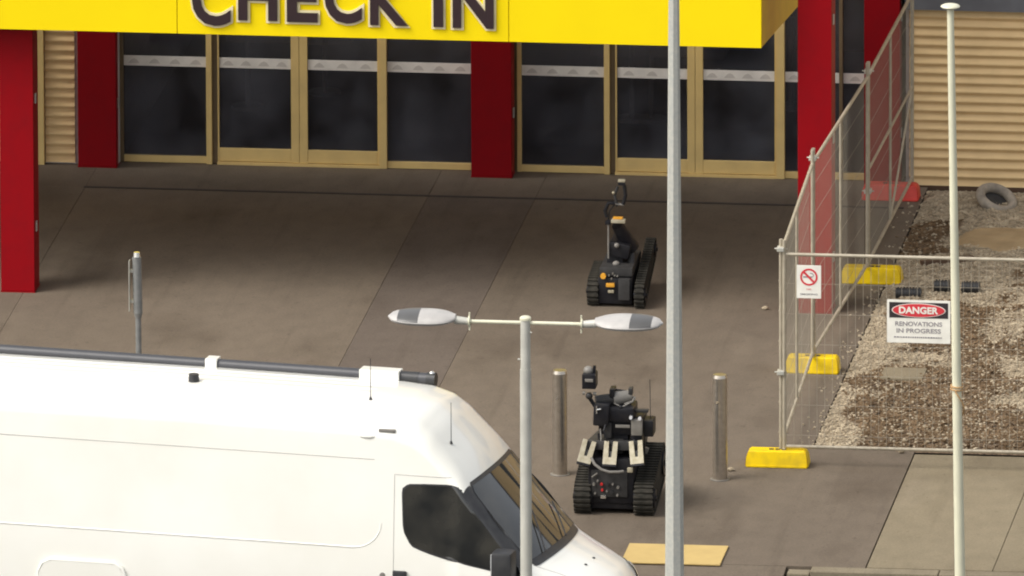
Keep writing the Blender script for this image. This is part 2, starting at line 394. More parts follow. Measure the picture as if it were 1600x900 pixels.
# ================================================================ BUILDING
bd = empty('terminal_building', (0, FY, 0), label='terminal building frontage with smoked glass sliding doors in gold frames and beige corrugated cladding', cat='building')
def bX(px, py=262): return atY(px, py, FY).x
def part(name, mt, x0, x1, y0, y1, z0, z1, parent=bd, bev=0): return B(name, mt, parent, x0, x1, y0, y1, z0, z1, bev)
TOP = 3.2
STRIP0, STRIP1 = 1.0, 1.105
def strip_mesh(x0, x1, name, parent):
    s = MB(); s.box(x0, x1, -.0255, -.021, STRIP0, STRIP1); s.mi = 1
    n = max(1, round((x1-x0)/.205)); st = (x1-x0)/n
    for i in range(n):
        c = x0+st*(i+.5)
        s.prism([(c-.06, STRIP0+.026), (c+.055, STRIP0+.026), (c+.028, STRIP0+.062), (c, STRIP0+.076), (c-.03, STRIP0+.062)], 'y', -.0275, -.0257)
    return s.build(name, ['strip', 'strip_mark'], parent)
def fixed_window(pxa, pxb):
    x0, x1 = bX(pxa), bX(pxb)
    f = part('window', 'gold', x0, x1, -.045, .03, .005, .075, bev=.004)        # sill rail carries its pane
    B('pane', 'glass', f, x0, x1, -.02, -.012, .075, TOP)
    strip_mesh(x0+.002, x1-.002, 'glazing_strip', f)
    B('head_rail', 'gold', f, x0, x1, -.045, .03, TOP, TOP+.08)
    return f
def mull(pxa, pxb, mt='gold', y0=-.07, z0=0.003): return part('mullion', mt, bX(pxa)+.001, bX(pxb)-.001, y0, .05, z0, TOP+.1, bev=.003)
def sliding_door(pxa, pxb, lstile, rstile):
    x0, x1 = bX(pxa), bX(pxb)
    f = part('sliding_door', 'gold', x0+lstile, x1-rstile, -.04, 0, .035, .17, bev=.003)
    B('stile', 'gold', f, x0+.002, x0+lstile-.001, -.043, .003, .03, 2.6, .003)
    B('stile', 'gold', f, x1-rstile+.001, x1-.002, -.043, .003, .03, 2.6, .003)
    B('pane', 'glass', f, x0+lstile, x1-rstile, -.02, -.012, .17, 2.55)
    B('top_rail', 'gold', f, x0+lstile, x1-rstile, -.04, 0, 2.55, 2.62)
    strip_mesh(x0+lstile+.002, x1-rstile-.002, 'glazing_strip', f)
# left bay
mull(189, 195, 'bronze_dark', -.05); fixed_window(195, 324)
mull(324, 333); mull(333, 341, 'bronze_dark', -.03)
sliding_door(341, 469, .02, .085); sliding_door(469, 594, .085, .02); mull(594, 606)
fixed_window(606, 737)
part('door_track', 'gold', bX(341), bX(594), -.07, .03, .002, .028); part('door_header', 'gold', bX(341), bX(594), -.055, .03, 2.63, TOP+.1)
# right bay
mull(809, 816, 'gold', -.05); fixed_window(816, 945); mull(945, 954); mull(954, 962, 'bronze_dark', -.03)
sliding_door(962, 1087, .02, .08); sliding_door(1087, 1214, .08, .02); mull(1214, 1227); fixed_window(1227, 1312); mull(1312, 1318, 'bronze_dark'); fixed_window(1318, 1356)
part('door_track', 'gold', bX(962), bX(1214), -.07, .03, .002, .028); part('door_header', 'gold', bX(962), bX(1214), -.055, .03, 2.63, TOP+.1)
# corrugated cladding
def corrug(pxa, pxb, ztop, y):
    x0, x1 = pxa, pxb; pitch = .097; n = int(ztop/pitch*10); prof = []
    for i in range(n+1):
        z = .02+(ztop-.02)*i/n; t = 2*math.pi*z/pitch
        prof.append((y-.012*(math.sin(t)+.18*math.sin(2*t)), z))
    s = MB()
    N_ = 12
    s.grid([[(x0+(x1-x0)*k/N_, p[0], p[1]) for k in range(N_+1)] for p in prof])
    o = s.build('corrugated_sheet', 'cream_metal', bd, smooth=True, fix=False)
    return o
corrug(bX(76), bX(122), 4.3, -.2); corrug(3.46, 9.0, 1.83, -.23); corrug(-9, bX(60), 4.3, -.2)
part('corner_post', 'gold', bX(62), bX(75), -.26, -.12, 0, 4.3, bev=.004)
part('wall', 'inwall', -9.0, bX(189), -.17, .2, 0, 4.4)
part('wall', 'inwall', 3.42, 9.0, -.2, .25, 0, 1.84)
part('flashing', 'bluegrey', 3.42, 9.0, -.29, .05, 1.841, 2.15)
part('wall', 'cream_metal', 3.42, 9.0, -.2, .25, 2.2, 4.4)
part('base_trim', 'timber', 3.46, 9.0, -.245, -.205, -.03, .02)
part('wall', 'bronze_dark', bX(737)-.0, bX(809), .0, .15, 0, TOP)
part('wall', 'bluegrey', bX(189), 3.42, .02, .2, TOP+.1, 4.4)
# upper storey and the rest of the frontage to the right (out of the picture, mirrored in glass and paint)
part('wall', 'cream_metal', -40, 34, .26, .6, 4.63, 9.5); part('parapet', 'bluegrey', -40, 34, .2, .65, 9.51, 9.8)
part('wall', 'cream_metal', 9.01, 34, -.2, .5, 0, 4.4)
for i in range(7):
    w__ = part('window', 'gold', 10.2+i*3.3, 12.4+i*3.3, -.25, -.205, 1.0, 3.4); B('pane', 'glass_van', w__, 10.3+i*3.3, 12.3+i*3.3, -.27, -.255, 1.1, 3.3)
for i in range(9):
    w__ = part('window', 'bluegrey', -8+i*4, -5.6+i*4, .22, .255, 5.8, 7.8); B('pane', 'glass_van', w__, -7.9+i*4, -5.7+i*4, .205, .218, 5.9, 7.7)
# interior
part('interior_floor', 'carpet', bX(189)-.3, 3.7, .05, 9.3, -.06, -.004)
part('interior_back_wall', 'inwall', bX(189), 3.42, 9, 9.1, -.02, 3.45)
part('interior_side_wall', 'inwall', bX(189)-.1, bX(189)+.002, .055, 9.05, -.02, 3.45); part('interior_side_wall', 'inwall', 3.415, 3.5, .24, 9.05, -.02, 3.45)
part('interior_ceiling', 'inwall', bX(189)-.1, 3.5, .21, 9, 3.4, 3.5)
for (a, b, y, h, mt) in ((-4.2, -2.9, 5.2, 1.1, 'counter'), (-2.2, -1.2, 5.6, 1.05, 'inblack'), (-.4, 1.0, 5.0, 1.1, 'counter'), (1.6, 2.9, 5.5, 1.1, 'inblack')):
    c = part('check_in_counter', mt, a, b, y, y+.7, 0, h, bev=.02); B('counter_top', 'counter', c, a-.04, b+.04, y-.05, y+.75, h+.001, h+.04)
for (a, y) in ((-3.6, 2.4), (-2.9, 3.1), (.35, 2.3), (.55, 2.3), (1.9, 3.0)):
    MB().cyl((a, y, 0), (a, y, .95), .025).cyl((a, y, 0), (a, y, .03), .17).build('queue_post', 'stainless', bd, smooth=True)

# ================================================================ COLUMNS
def column(px, label, y, wd, h, side=.34):
    x = px
    c = empty('red_column', (x, y, 0), label=label, cat='column', group='red columns holding up the entrance canopy')
    B('shaft', 'red', c, -wd/2, wd/2, 0, side, .012, h, .006)
    B('base_plate', 'red', c, -wd/2-.004, wd/2+.004, -.004, side+.004, .001, .011)
    for z in ((.6, 1.9) if h < 4 else (.5, 1.7, 2.9)):
        MB().box(wd/2, wd/2+.012, .1, .16, z, z+.1, .003).build('cleat', 'galv', c)
    return c
cY = G(29, 457).y; r_ = Vector
column(atY(28, 457, cY).x, 'red square column standing alone at the far left in front of the doors', cY, .335, 2.72)
column(atY(1273, 487, cY).x, 'red square column seen through the wire fence behind the no smoking sign', cY, .335, 4.4)
fy2 = 4.53
column(atY(152, 262, fy2).x, 'red square column against the facade beside the narrow strip of corrugated wall', fy2, .39, 3.6, .24)
column(atY(768, 274, fy2).x, 'red square column between the two pairs of glass doors', fy2, .41, 3.6, .24)
column(atY(1378, 290, fy2).x, 'red square column at the building corner behind the far fence panel', fy2, .36, 4.4, .24)

# ================================================================ CANOPY with the CHECK IN fascia
fY = cY-.3
cn = empty('canopy', (0, fY, 0), label='bright yellow entrance canopy fascia reading CHECK IN in dark capitals', cat='canopy')
def fX(px, py=60): return atY(px, py, fY).x
x277, x795, xR = fX(277), fX(795), fX(1190, 78)
zB = atY(600, 60.6, fY).z
for a, b in ((-60, x277-3.3*2), (x277-3.3*2, x277-3.3), (x277-3.3, x277), (x277, x795), (x795, xR)):
    B('fascia_panel', 'yellow', cn, a+.003, b-.003, 0, .05, zB, zB+1.15, .004)
B('fascia_backing', 'bronze_dark', cn, -60, xR-.02, .051, .10, zB+.02, zB+1.13)
sp = G(1253, 0, zB)
s = MB(); dx = sp.x-xR+.02; dy = sp.y-fY
k = (FY-.3-fY)/dy
pl = [(xR-.001, .051), (xR-.001+dx*k, (FY-.3-fY)), (xR-.06+dx*k, (FY-.3-fY)), (xR-.06, .051)]
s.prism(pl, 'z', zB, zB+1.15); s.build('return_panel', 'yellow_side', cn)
s = MB(); s.prism([(-60, .101), (xR-.065, .101), (xR-.065+dx*k*.7, FY-1.35-fY), (-60, FY-1.35-fY)], 'z', zB+.5, zB+.54); s.build('soffit', 'ceil', cn)  # unseen; stops short of the facade to let skylight onto the doors
s = MB(); s.prism([(-60, .101), (xR-.065, .101), (xR-.065+dx*k*.7, FY-1.35-fY), (-60, FY-1.35-fY)], 'z', zB+1.0, zB+1.05); s.build('roof_sheet', 'bluegrey', cn)  # unseen roof, same open strip left at the back for skylight
# letters: pixel extents (left, right, bottom)
LH = .5
for ch, a, b, by in (('C', 301, 361, 39), ('H', 373, 434, 31), ('E', 449, 497, 33.5), ('C', 508, 566, 35.5), ('K', 579, 638, 38.5), ('I', 678, 693, 41), ('N', 708, 772, 43)):
    xa, xb = fX(a, by), fX(b, by); zb = atY((a+b)/2, by, fY).z
    hh = LH+(.02 if ch == 'C' else 0)
    L1 = text_obj('letter', ch, 'letter', cn, xa, xb, zb, zb+hh, -.018, .022, .024)
    e = .017
    text_obj('letter_trim', ch, 'letter_edge', cn, xa-e*1.25, xb+e*1.25, zb-e*1.5, zb+hh+e, -.002, .015, .062)

# unseen high roof beyond the canopy, shades the paving, cut narrow for side light
hr = empty('high_roof', (0, 0, 4.42), label='unseen strip of high flat roof right of the yellow canopy, above the red columns, sized for its shade', cat='roof')
B('roof_slab', 'ceil', hr, 2.95, 3.5, -.9, FY-.3, 0, .18)
B('fascia', 'bluegrey', hr, 2.95, 3.5, -.96, -.905, -.02, .3)

# ================================================================ BOLLARDS
def bollard(px, py, topy, label):
    p = G(px, py); h = (py-topy)/153.3
    b = empty('bollard', p, label=label, cat='bollard', group='stainless steel bollards across the forecourt entrance')
    s = MB().cyl((0, 0, .006), (0, 0, h-.03), .071, n=28).cyl((0, 0, h-.03), (0, 0, h), .071, .062, 28); s.build('post', 'stainless', b, smooth=True)
    MB().cyl((0, 0, .001), (0, 0, .007), .095, n=28).build('base_ring', 'robot_lgrey', b, smooth=True)
    MB().cyl((-.02, -.0705, h-.26), (-.02, -.0745, h-.26), .012, n=12).build('reflector', 'chrome', b)
bollard(875, 741, 583, 'stainless steel bollard left of the tracked robot with the raised camera')
bollard(1125, 749, 590, 'stainless steel bollard between the tall grey pole and the yellow plastic ballast block')

# ================================================================ TEMPORARY FENCE
def fence_panel(A, Bp, label, mid=True, rail=False, brace=False):
    A = Vector((A[0], A[1], 0)); Bp = Vector((Bp[0], Bp[1], 0)); d = Bp-A; L = d.length-.07; rz = math.atan2(d.y, d.x)
    f = empty('temporary_fence', A+d.normalized()*.035, rz, label, 'fence', 'temporary wire fence panels round the gravel bed')
    H = 2.23; rt = .019; zb, zt = .19, 2.09
    for x in (0, L):
        MB().cyl((x, 0, .12), (x, 0, H), rt, n=12).build('post', 'fence', f, smooth=True)
    Cy('top_rail', 'fence', f, (rt*.8, 0, zt), (L-rt*.8, 0, zt), .017)
    Cy('bottom_rail', 'fence', f, (rt*.8, 0, zb), (L-rt*.8, 0, zb), .017)
    if mid: Cy('middle_post', 'fence', f, (L*.5, 0, zb+.017), (L*.5, 0, zt-.017), .014)
    if rail: Cy('middle_rail', 'fence', f, (rt, 0, 1.13), (L*.5-.014, 0, 1.13), .014); Cy('middle_rail', 'fence', f, (L*.5+.014, 0, 1.13), (L-rt, 0, 1.13), .014)
    if brace:
        Cy('brace', 'fence', f, (rt, .0, 1.10), (L*.5-.02, 0, zb+.02), .012)
    for zz in (.9, 2.12):
        c = MB(); c.box(L-.03, L+.075, -.035, .035, zz, zz+.04, .006).cyl((L+.02, -.06, zz+.02), (L+.02, .06, zz+.02), .007); c.build('clamp', 'galv', f)
    s = MB(); r = .0014; n = int((L-.04)/.075)
    for i in range(1, n+1):
        x = .02+(L-.04)*i/(n+1); s.box(x-r, x+r, -.022-r, -.022+r, zb, zt)
    z = zb+.12
    while z < zt-.05: s.box(.01, L-.01, -.0265-r, -.0265+r, z-r, z+r); z += .3
    tag(s.build('wire_mesh', 'wire', f), kind='stuff')
    return f
J = [(G(1220, 727).x, G(1222, 727).y), (3.325, G(1271, 580).y), (3.47, G(1358, 440).y), (3.53, 4.25)]
fence_panel(J[0], (J[0][0]+3.75, J[0][1]+.02), 'wire fence panel across the front of the gravel bed carrying both warning signs', mid=False)
fence_panel(J[1], J[0], 'wire fence panel running back from the front corner beside the no smoking sign')
fence_panel(J[2], J[1], 'second wire fence panel back along the gravel bed, in front of the red column')
fence_panel(J[3], J[2], 'farthest wire fence panel with cross rail, ending at the corrugated wall', rail=True, brace=True)
def foot(x, y, mt, label, rz=0, z=0, k=1):
    f = empty('ballast_block', (x, y, z), rz, label, 'ballast block', 'weighted plastic blocks under the fence'); f.scale = (k, 1, 1)
    s = MB(); w_, d_, h_ = .305, .115, .155
    prof = [(-w_, .0), (w_, .0), (w_-.012, .11), (w_-.035, h_), (-w_+.035, h_), (-w_+.012, .11)]
    s.prism(prof, 'y', -d_, d_)
    bm = s.bm
    for v in bm.verts:
        if v.co.z > .12: v.co.y *= .72
    bmesh.ops.bevel(bm, geom=list(bm.edges), offset=.01, segments=2, affect='EDGES')
    for v in bm.verts: v.co.z += .002
    s.build('block', mt, f, smooth=True)
    for x_ in (-.06, 0, .06):
        MB().cyl((x_, 0, h_-.003), (x_, 0, h_+.006), .026, n=12).build('post_socket', 'blackp', f)
    MB().box(-.29, .29, -d_-.006, -d_+.004, .004, .022, .002).build('bottom_lip', mt, f)
foot(J[0][0]-.03, J[0][1], 'plast_y', 'bright yellow plastic ballast block on the paving under the front corner posts')
foot(J[1][0]+.0, J[1][1], 'plast_y', 'yellow plastic ballast block just behind the fence at the middle joint', k=.87)
foot(J[2][0]+.04, J[2][1], 'plast_y', 'yellow plastic ballast block behind the top rail beside the gravel edge', z=0.0)
foot(J[3][0]-.2, J[3][1]-.15, 'plast_r', 'red plastic ballast block below the farthest fence panel near the corrugated wall', k=.95)

# ================================================================ SIGNS on the front fence
fy = J[0][1]-.03
def sx(px, py): return atY(px, py, fy)
def sign_root(name, x0, y0, x1, y1, label):
    p = sx((x0+x1)/2, y1); o = empty(name, (p.x, fy, p.z), 0, label, 'sign'); W = sx(x1, y1).x-sx(x0, y1).x; H = (y1-y0)/153.3
    return o, W, H
o, W, H = sign_root('danger_sign', 1386, 471, 1485, 536, 'white and black danger sign with a red oval on the front wire fence')
# tiny tilt like the photo
B('board', 'sign_white', o, -W/2, W/2, -.006, 0, 0, H, .002)
B('header_panel', 'sign_black', o, -W/2+.022, W/2-.022, -.0085, -.0062, H*.585, H*.945)
def ellipse(name, mt, parent, cx, cz, a, b, y0, y1, n=40):
    return MB().prism([(cx+a*math.cos(2*math.pi*k/n), cz+b*math.sin(2*math.pi*k/n)) for k in range(n)], 'y', y0, y1).build(name, mt, parent)
ellipse('oval_rim', 'sign_white', o, 0, H*.765, W*.425, H*.165, -.0105, -.0086)
ellipse('oval', 'sign_red', o, 0, H*.765, W*.41, H*.15, -.0125, -.0106)
text_obj('lettering', 'DANGER', 'sign_white', o, -W*.31, W*.31, H*.685, H*.85, -.0127, .002, .035)
text_obj('lettering', 'RENOVATIONS', 'sign_grey', o, -W*.37, W*.37, H*.395, H*.50, -.0063, .002, .02)
text_obj('lettering', 'IN PROGRESS', 'sign_grey', o, -W*.35, W*.35, H*.235, H*.34, -.0063, .002, .02)
s = MB(); rr = random.Random(2); x = -W*.39
while x < W*.37:
    l = rr.uniform(.008, .022); s.box(x, x+l, -.0085, -.0063, H*.12, H*.12+.013); x += l+.006
s.build('small_print', 'sign_grey', o)
o2, W2, H2 = sign_root('no_smoking_sign', 1245, 416, 1283, 466, 'small white no smoking sign with a red barred circle on the front fence')
B('board', 'sign_white', o2, -W2/2, W2/2, -.006, 0, 0, H2, .002)
s = MB(); n = 32; cz = H2*.645; ro, ri = W2*.36, W2*.285
A_ = [s.bm.verts.new((ro*math.cos(2*math.pi*k/n), -.0085, cz+ro*math.sin(2*math.pi*k/n))) for k in range(n)]
B_ = [s.bm.verts.new((ri*math.cos(2*math.pi*k/n), -.0085, cz+ri*math.sin(2*math.pi*k/n))) for k in range(n)]
for k in range(n): s.bm.faces.new((A_[k], A_[(k+1) % n], B_[(k+1) % n], B_[k]))
ex = bmesh.ops.extrude_face_region(s.bm, geom=list(s.bm.faces)); bmesh.ops.translate(s.bm, vec=(0, .0023, 0), verts=[v for v in ex['geom'] if isinstance(v, bmesh.types.BMVert)])
s.build('ring', 'sign_red', o2)
mt_ = Matrix.Translation((0, 0, cz)) @ Matrix.Rotation(R(45), 4, 'Y')
MB().box(-ri*1.02, ri*1.02, -.0108, -.0087, -.010, .010, 0, mt_).build('slash', 'sign_red', o2)
MB().box(-.055, .03, -.0086, -.0063, cz-.006, cz+.008).build('cigarette', 'sign_grey', o2)
MB().tube([(.035, -.0075, cz), (.045, -.0075, cz+.02), (.035, -.0075, cz+.035), (.01, -.0075, cz+.04)], .004, 6).build('smoke_mark', 'sign_grey', o2)
text_obj('lettering', 'NO', 'sign_red', o2, -.022, .022, H2*.255, H2*.30, -.0063, .002, .0)
text_obj('lettering', 'SMOKING', 'sign_grey', o2, -W2*.36, W2*.36, H2*.10, H2*.155, -.0063, .002, .01)

# ================================================================ YELLOW GROUND PANEL
gp = empty('yellow_ground_panel', (3.28, -10.23, 0), 0, 'flat pale yellow panel lying on the paving in front of the van nose', 'ground panel')
for i in range(2):
    B('tile', 'panel_y', gp, -.475*(i+1)+.003, -.475*i-.003, -.355, .355, .004, .018, .003)

# ================================================================ BED CLUTTER
tp = G(1557, 322, .03)
ty = empty('tyre', (tp.x, tp.y, .1), 0, 'dusty grey tyre tipped on the gravel against the corrugated wall', 'tyre')
s = MB(); RR, rr_ = .172, .047; Mx = Matrix.Rotation(R(24), 4, 'Y') @ Matrix.Rotation(R(18), 4, 'X')
rows = [[Mx @ Vector(((RR+rr_*math.cos(b)*1.0)*math.cos(a), (RR+rr_*math.cos(b))*math.sin(a)*1.05, rr_*1.15*math.sin(b))) for b in [2*math.pi*j/12 for j in range(13)]] for a in [2*math.pi*i/36 for i in range(37)]]
s.grid(rows); bmesh.ops.remove_doubles(s.bm, verts=s.bm.verts, dist=.0005); s.build('casing', 'tyre_dust', ty, smooth=True)
MB().cyl(Mx @ Vector((0, 0, -.045)), Mx @ Vector((0, 0, -.03)), RR-.02, n=20).build('dark_hollow', 'rubber', ty)
bp_ = G(1550, 372, .06)
s = MB(); rows = []
for i in range(15):
    f = i/14; row = []
    for k in range(49):
        a = 2*math.pi*k/48; q = 1+.22*noise.noise(Vector((math.cos(a)*1.6, math.sin(a)*1.6, 5)))
        x = bp_.x+.12+.62*f*q*math.cos(a); y = bp_.y+.48*f*q*math.sin(a)
        row.append((x, y, gh(x, y)+.055*(1-f**3)-.012+.006*noise.noise(Vector((x*9, y*9, 0)))))
    rows.append(row)
s.grid(rows); bmesh.ops.remove_doubles(s.bm, verts=s.bm.verts, dist=.0005)
tag(s.build('sand_heap', 'ply', smooth=True), 'smooth tan spill of sand on the gravel in front of the tyre', 'sand heap')
tp2 = G(1480, 408, .05)
tag(MB().box(-.28, .28, -.03, .03, -.02, .03, .004, Matrix.Translation((tp2.x, tp2.y, .05)) @ Matrix.Rotation(R(28), 4, 'Z')).build('timber_offcut', 'timber'), 'short dark timber offcut lying in the gravel left of the sand spill', 'timber')
for (pa, pb, py, lb) in ((1400, 1440, 462, 'half buried black ribbed pipe just above the danger sign'), (1460, 1484, 457, 'black ribbed pipe piece left of the cream flagpole'), (1503, 1531, 457, 'black ribbed pipe piece right of the cream flagpole')):
    a = G(pa, py, .05); b = G(pb, py, .05); L = b.x-a.x
    pr = empty('ribbed_pipe', (a.x, a.y, gh(a.x, a.y)+.05), 0, lb, 'pipe', 'black ribbed pipe pieces lying in the gravel')
    Cy('pipe_wall', 'blackp', pr, (0, 0, 0), (L, 0, 0), .055, n=16)
    s = MB(); x = .015
    while x < L: s.cyl((x, 0, 0), (x+.012, 0, 0), .064, n=16); x += .03
    s.build('ribs', 'rubber', pr, smooth=True)
for (x_, y_, lb) in ((1408, 708, 'small pale stone loose on the paving under the front bottom rail'), (1142, 736, 'small pale stone beside the right bollard'), (1196, 484, 'small twig of litter on the dark paving left of the fence')):
    p = G(x_, y_)
    s = MB().ball((p.x, p.y, .018), .035, .028, .02, 8, 6)
    for v in s.bm.verts: v.co += Vector((random.uniform(-.005, .005), random.uniform(-.005, .005), 0))
    tag(s.build('loose_stone' if 'stone' in lb else 'litter', 'pebble'), lb, 'stone' if 'stone' in lb else 'litter')
dh = G(1410, 588, .05)
tag(MB().box(dh.x-.2, dh.x+.22, dh.y-.22, dh.y+.22, .04, .085, .01).build('concrete_pit_lid', 'concrete'), 'small square concrete pit lid sunk in the gravel below the danger sign', 'pit lid')

# ================================================================ POLES
# tall galvanised pole
Yp = -24.
pT = atY(1053, 0, Yp); pB = atY(1054, 900, Yp)
rT, rB = .047, .084
ax = (pT-pB); k0 = (-.12-pB.z)/ax.z; base = pB+ax*k0; slope = (rT-rB)/ax.z
h = pT.z+2.6
tpz = lambda z: pB+ax*((z-pB.z)/ax.z)
pp = empty('tall_galvanised_pole', base, 0, 'tall tapered galvanised steel pole crossing the whole picture right of the lamp', 'pole')
top = tpz(h)
s = MB().cyl((0, 0, .03), top-base, rB+slope*(base.z-pB.z), max(.03, rB+slope*(h-pB.z)), 8); s.build('shaft', 'galv_pole', pp)
MB().box(-.2, .2, -.2, .2, 0, .029, .004).build('base_plate', 'galv', pp)
for a in (-1, 1):
    for b in (-1, 1): MB().cyl((a*.15, b*.15, .03), (a*.15, b*.15, .07), .016, n=6).build('bolt', 'galv', pp)
t0 = top-base
MB().tube([t0, t0+Vector((.2, 0, .3)), t0+Vector((.9, 0, .45))], [.04, .035, .03]).build('arm', 'galv', pp); MB().ball(t0+Vector((1.2, 0, .45)), .38, .15, .06).build('lamp_head', 'lamp_head', pp, smooth=True)
# cream flagpole
Yf = -20.
fT = atY(1485, 12, Yf); fB = atY(1500, 900, Yf); ax = fT-fB; base = fB+ax*((-.12-fB.z)/ax.z)
fp = empty('flagpole', base, 0, 'slim cream painted flagpole with a mushroom cap and rope tied round it', 'flagpole')
MB().cyl((0, 0, .02), fT-base, .056, .031, 20).build('shaft', 'cream_pole', fp, smooth=True)
t0 = fT-base
MB().ball(t0+Vector((0, 0, .012)), .088, .088, .026, 20, 8).build('cap', 'cream_pole', fp, smooth=True)
MB().cyl((0, 0, 0), (0, 0, .02), .13, n=20).build('base_plate', 'galv', fp)
rp = atY(1492, 600, Yf)-base; pts = []
for k in range(61):
    t = k/60; a = t*2*math.pi*2.2; z = rp.z-.0-t*.06; c = rp.z; xc = (t0.x)*(z/t0.z)
    pts.append((xc+.054*math.cos(a), .054*math.sin(a), z))
for k in range(24):
    t = k/23; z = pts[60][2]-t*.40; a = 2*math.pi*.2+math.pi+1.35*math.pi*t; xc = t0.x*(z/t0.z)
    pts.append((xc+.062*math.cos(a+.2)*(1), .060*math.sin(a+.2), z))
tag(MB().tube([Vector(p)+base for p in pts], .007, 6).build('rope', 'rope', smooth=True), 'tan rope wound round the cream flagpole below the danger sign', 'rope')
# double headed street lamp
lt_ = G(821, 503, 4.9); lb_ = lt_.copy(); lb_.z = -.12
dxl = (atY(825, 900, lt_.y).x-atY(821, 560, lt_.y).x)/(340/153.3)*.35
lp = empty('street_lamp', lb_, 0, 'slim grey street lamp with two flat oval heads on a cross arm', 'street lamp')
LS = .917; H = (lt_.z+.14)/LS; lp.scale = (LS, LS, LS)
MB().cyl((0, 0, .02), (0, 0, H-.50), .062, .0555, 20).build('pole', 'lamp_pole', lp, smooth=True)
MB().cyl((0, 0, H-.499), (0, 0, H), .050, n=20).build('spigot', 'lamp_pole', lp, smooth=True)
MB().cyl((0, 0, H), (0, 0, H+.02), .058, n=20).ball((0, 0, H+.02), .056, .056, .022).build('cap', 'cream_pole', lp, smooth=True)
MB().cyl((-.052, -.01, H-.4), (-.075, -.01, H-.4), .01, n=8).cyl((.05, -.03, H-.12), (.066, -.03, H-.12), .009, n=8).build('bolt', 'galv', lp)
MB().box(-.15, .15, -.15, .15, 0, .019, .004).build('base_plate', 'galv', lp)
for sg in (-1, 1):
    MB().cyl((sg*.048, 0, H-.03), (sg*.55, 0, H-.03), .019, n=12).build('arm', 'cream_pole', lp, smooth=True)
    MB().cyl((sg*.55, 0, H-.03), (sg*.565, 0, H-.03), .052, n=14).cyl((sg*.553, 0, H-.12), (sg*.553, 0, H+.06), .008, n=8).build('flange', 'cream_pole', lp, smooth=True)
    MB().cyl((sg*.566, 0, H-.03), (sg*.70, 0, H-.02), .034, .042, 14).build('neck', 'lamp_pole', lp, smooth=True)
    hx = sg*1.025
    head = empty('lamp_head', (hx, 0, H+.0), 0); head.parent = lp; head.rotation_euler = (R(6), 0, 0)
    s = MB(); NN = 40; prof = []
    for i in range(17):                     # shell: half lengths along x, section ellipse
        t = i/16; x = -.335+.67*t
        e = (max(0, 1-abs(2*t-1)**2.4))**.5
        if t < .5: wd = .155*max(.12, min(1, e*1.05)) if t > 0 else .03
        wd = .215*e**.9*(1-.12*t); hu = .06*e; hd = .06*e
        if t < .12: wd = max(wd, .06); hu = max(hu, .035); hd = max(hd, .035)
        if t > .98: wd, hu, hd = .01, .006, .006
        row = [(x*sg, wd*math.cos(a), (hu if math.sin(a) > 0 else hd)*math.sin(a)) for a in [2*math.pi*j/24 for j in range(25)]]
        prof.append(row)
    s.grid(prof)
    bmesh.ops.remove_doubles(s.bm, verts=s.bm.verts, dist=.0004); bmesh.ops.holes_fill(s.bm, edges=s.bm.edges)
    s.build('shell', 'lamp_head', head, smooth=True)
    s = MB(); rows = []
    for i in range(7):
        x = .02+.21*i/6 if 1 else 0; t = (x+.335)/.67; e = (max(0, 1-abs(2*t-1)**2.4))**.5; wd = .215*e**.9*(1-.12*t); hu = .06*e
        rows.append([(x*sg, (wd+.002)*math.cos(a), (hu+.003)*math.sin(a)) for a in [R(20)+R(150)*j/12 for j in range(13)][::-1]])
    rows = [[(p[0], -p[1] if False else p[1], p[2]) for p in r] for r in rows]
    rows = [[(x, (y), z) for (x, y, z) in r] for r in rows]
    s.grid(rows); s.build('sensor_panel', 'lamp_win', head, smooth=True)
# left sign post seen edge-on
gp_ = G(219, 700); sp_ = empty('sign_post', gp_, 0, 'slim steel post with an edge-on sign plate rising behind the van roof', 'sign post')
Hs = (700-402)/153.3
MB().cyl((0, 0, 0), (-.01, 0, Hs-.58), .028, n=14).build('post', 'post_grey', sp_, smooth=True)
MB().cyl((-.01, 0, Hs-.60), (-.02, 0, Hs-.05), .044, n=16).cyl((-.01, 0, Hs-.645), (-.01, 0, Hs-.60), .033, .044, 16).build('sleeve', 'post_grey', sp_, smooth=True)
MB().cyl((-.02, 0, Hs-.045), (-.02, 0, Hs), .038, .03, n=14).build('cap', 'chrome', sp_, smooth=True)
MB().box(-.094, -.086, -.045, .03, Hs-.58, Hs-.08, .001).build('sign_plate', 'galv', sp_)
MB().box(-.085, -.05, -.02, .02, Hs-.2, Hs-.17).box(-.085, -.05, -.02, .02, Hs-.5, Hs-.47).build('bracket', 'galv', sp_)

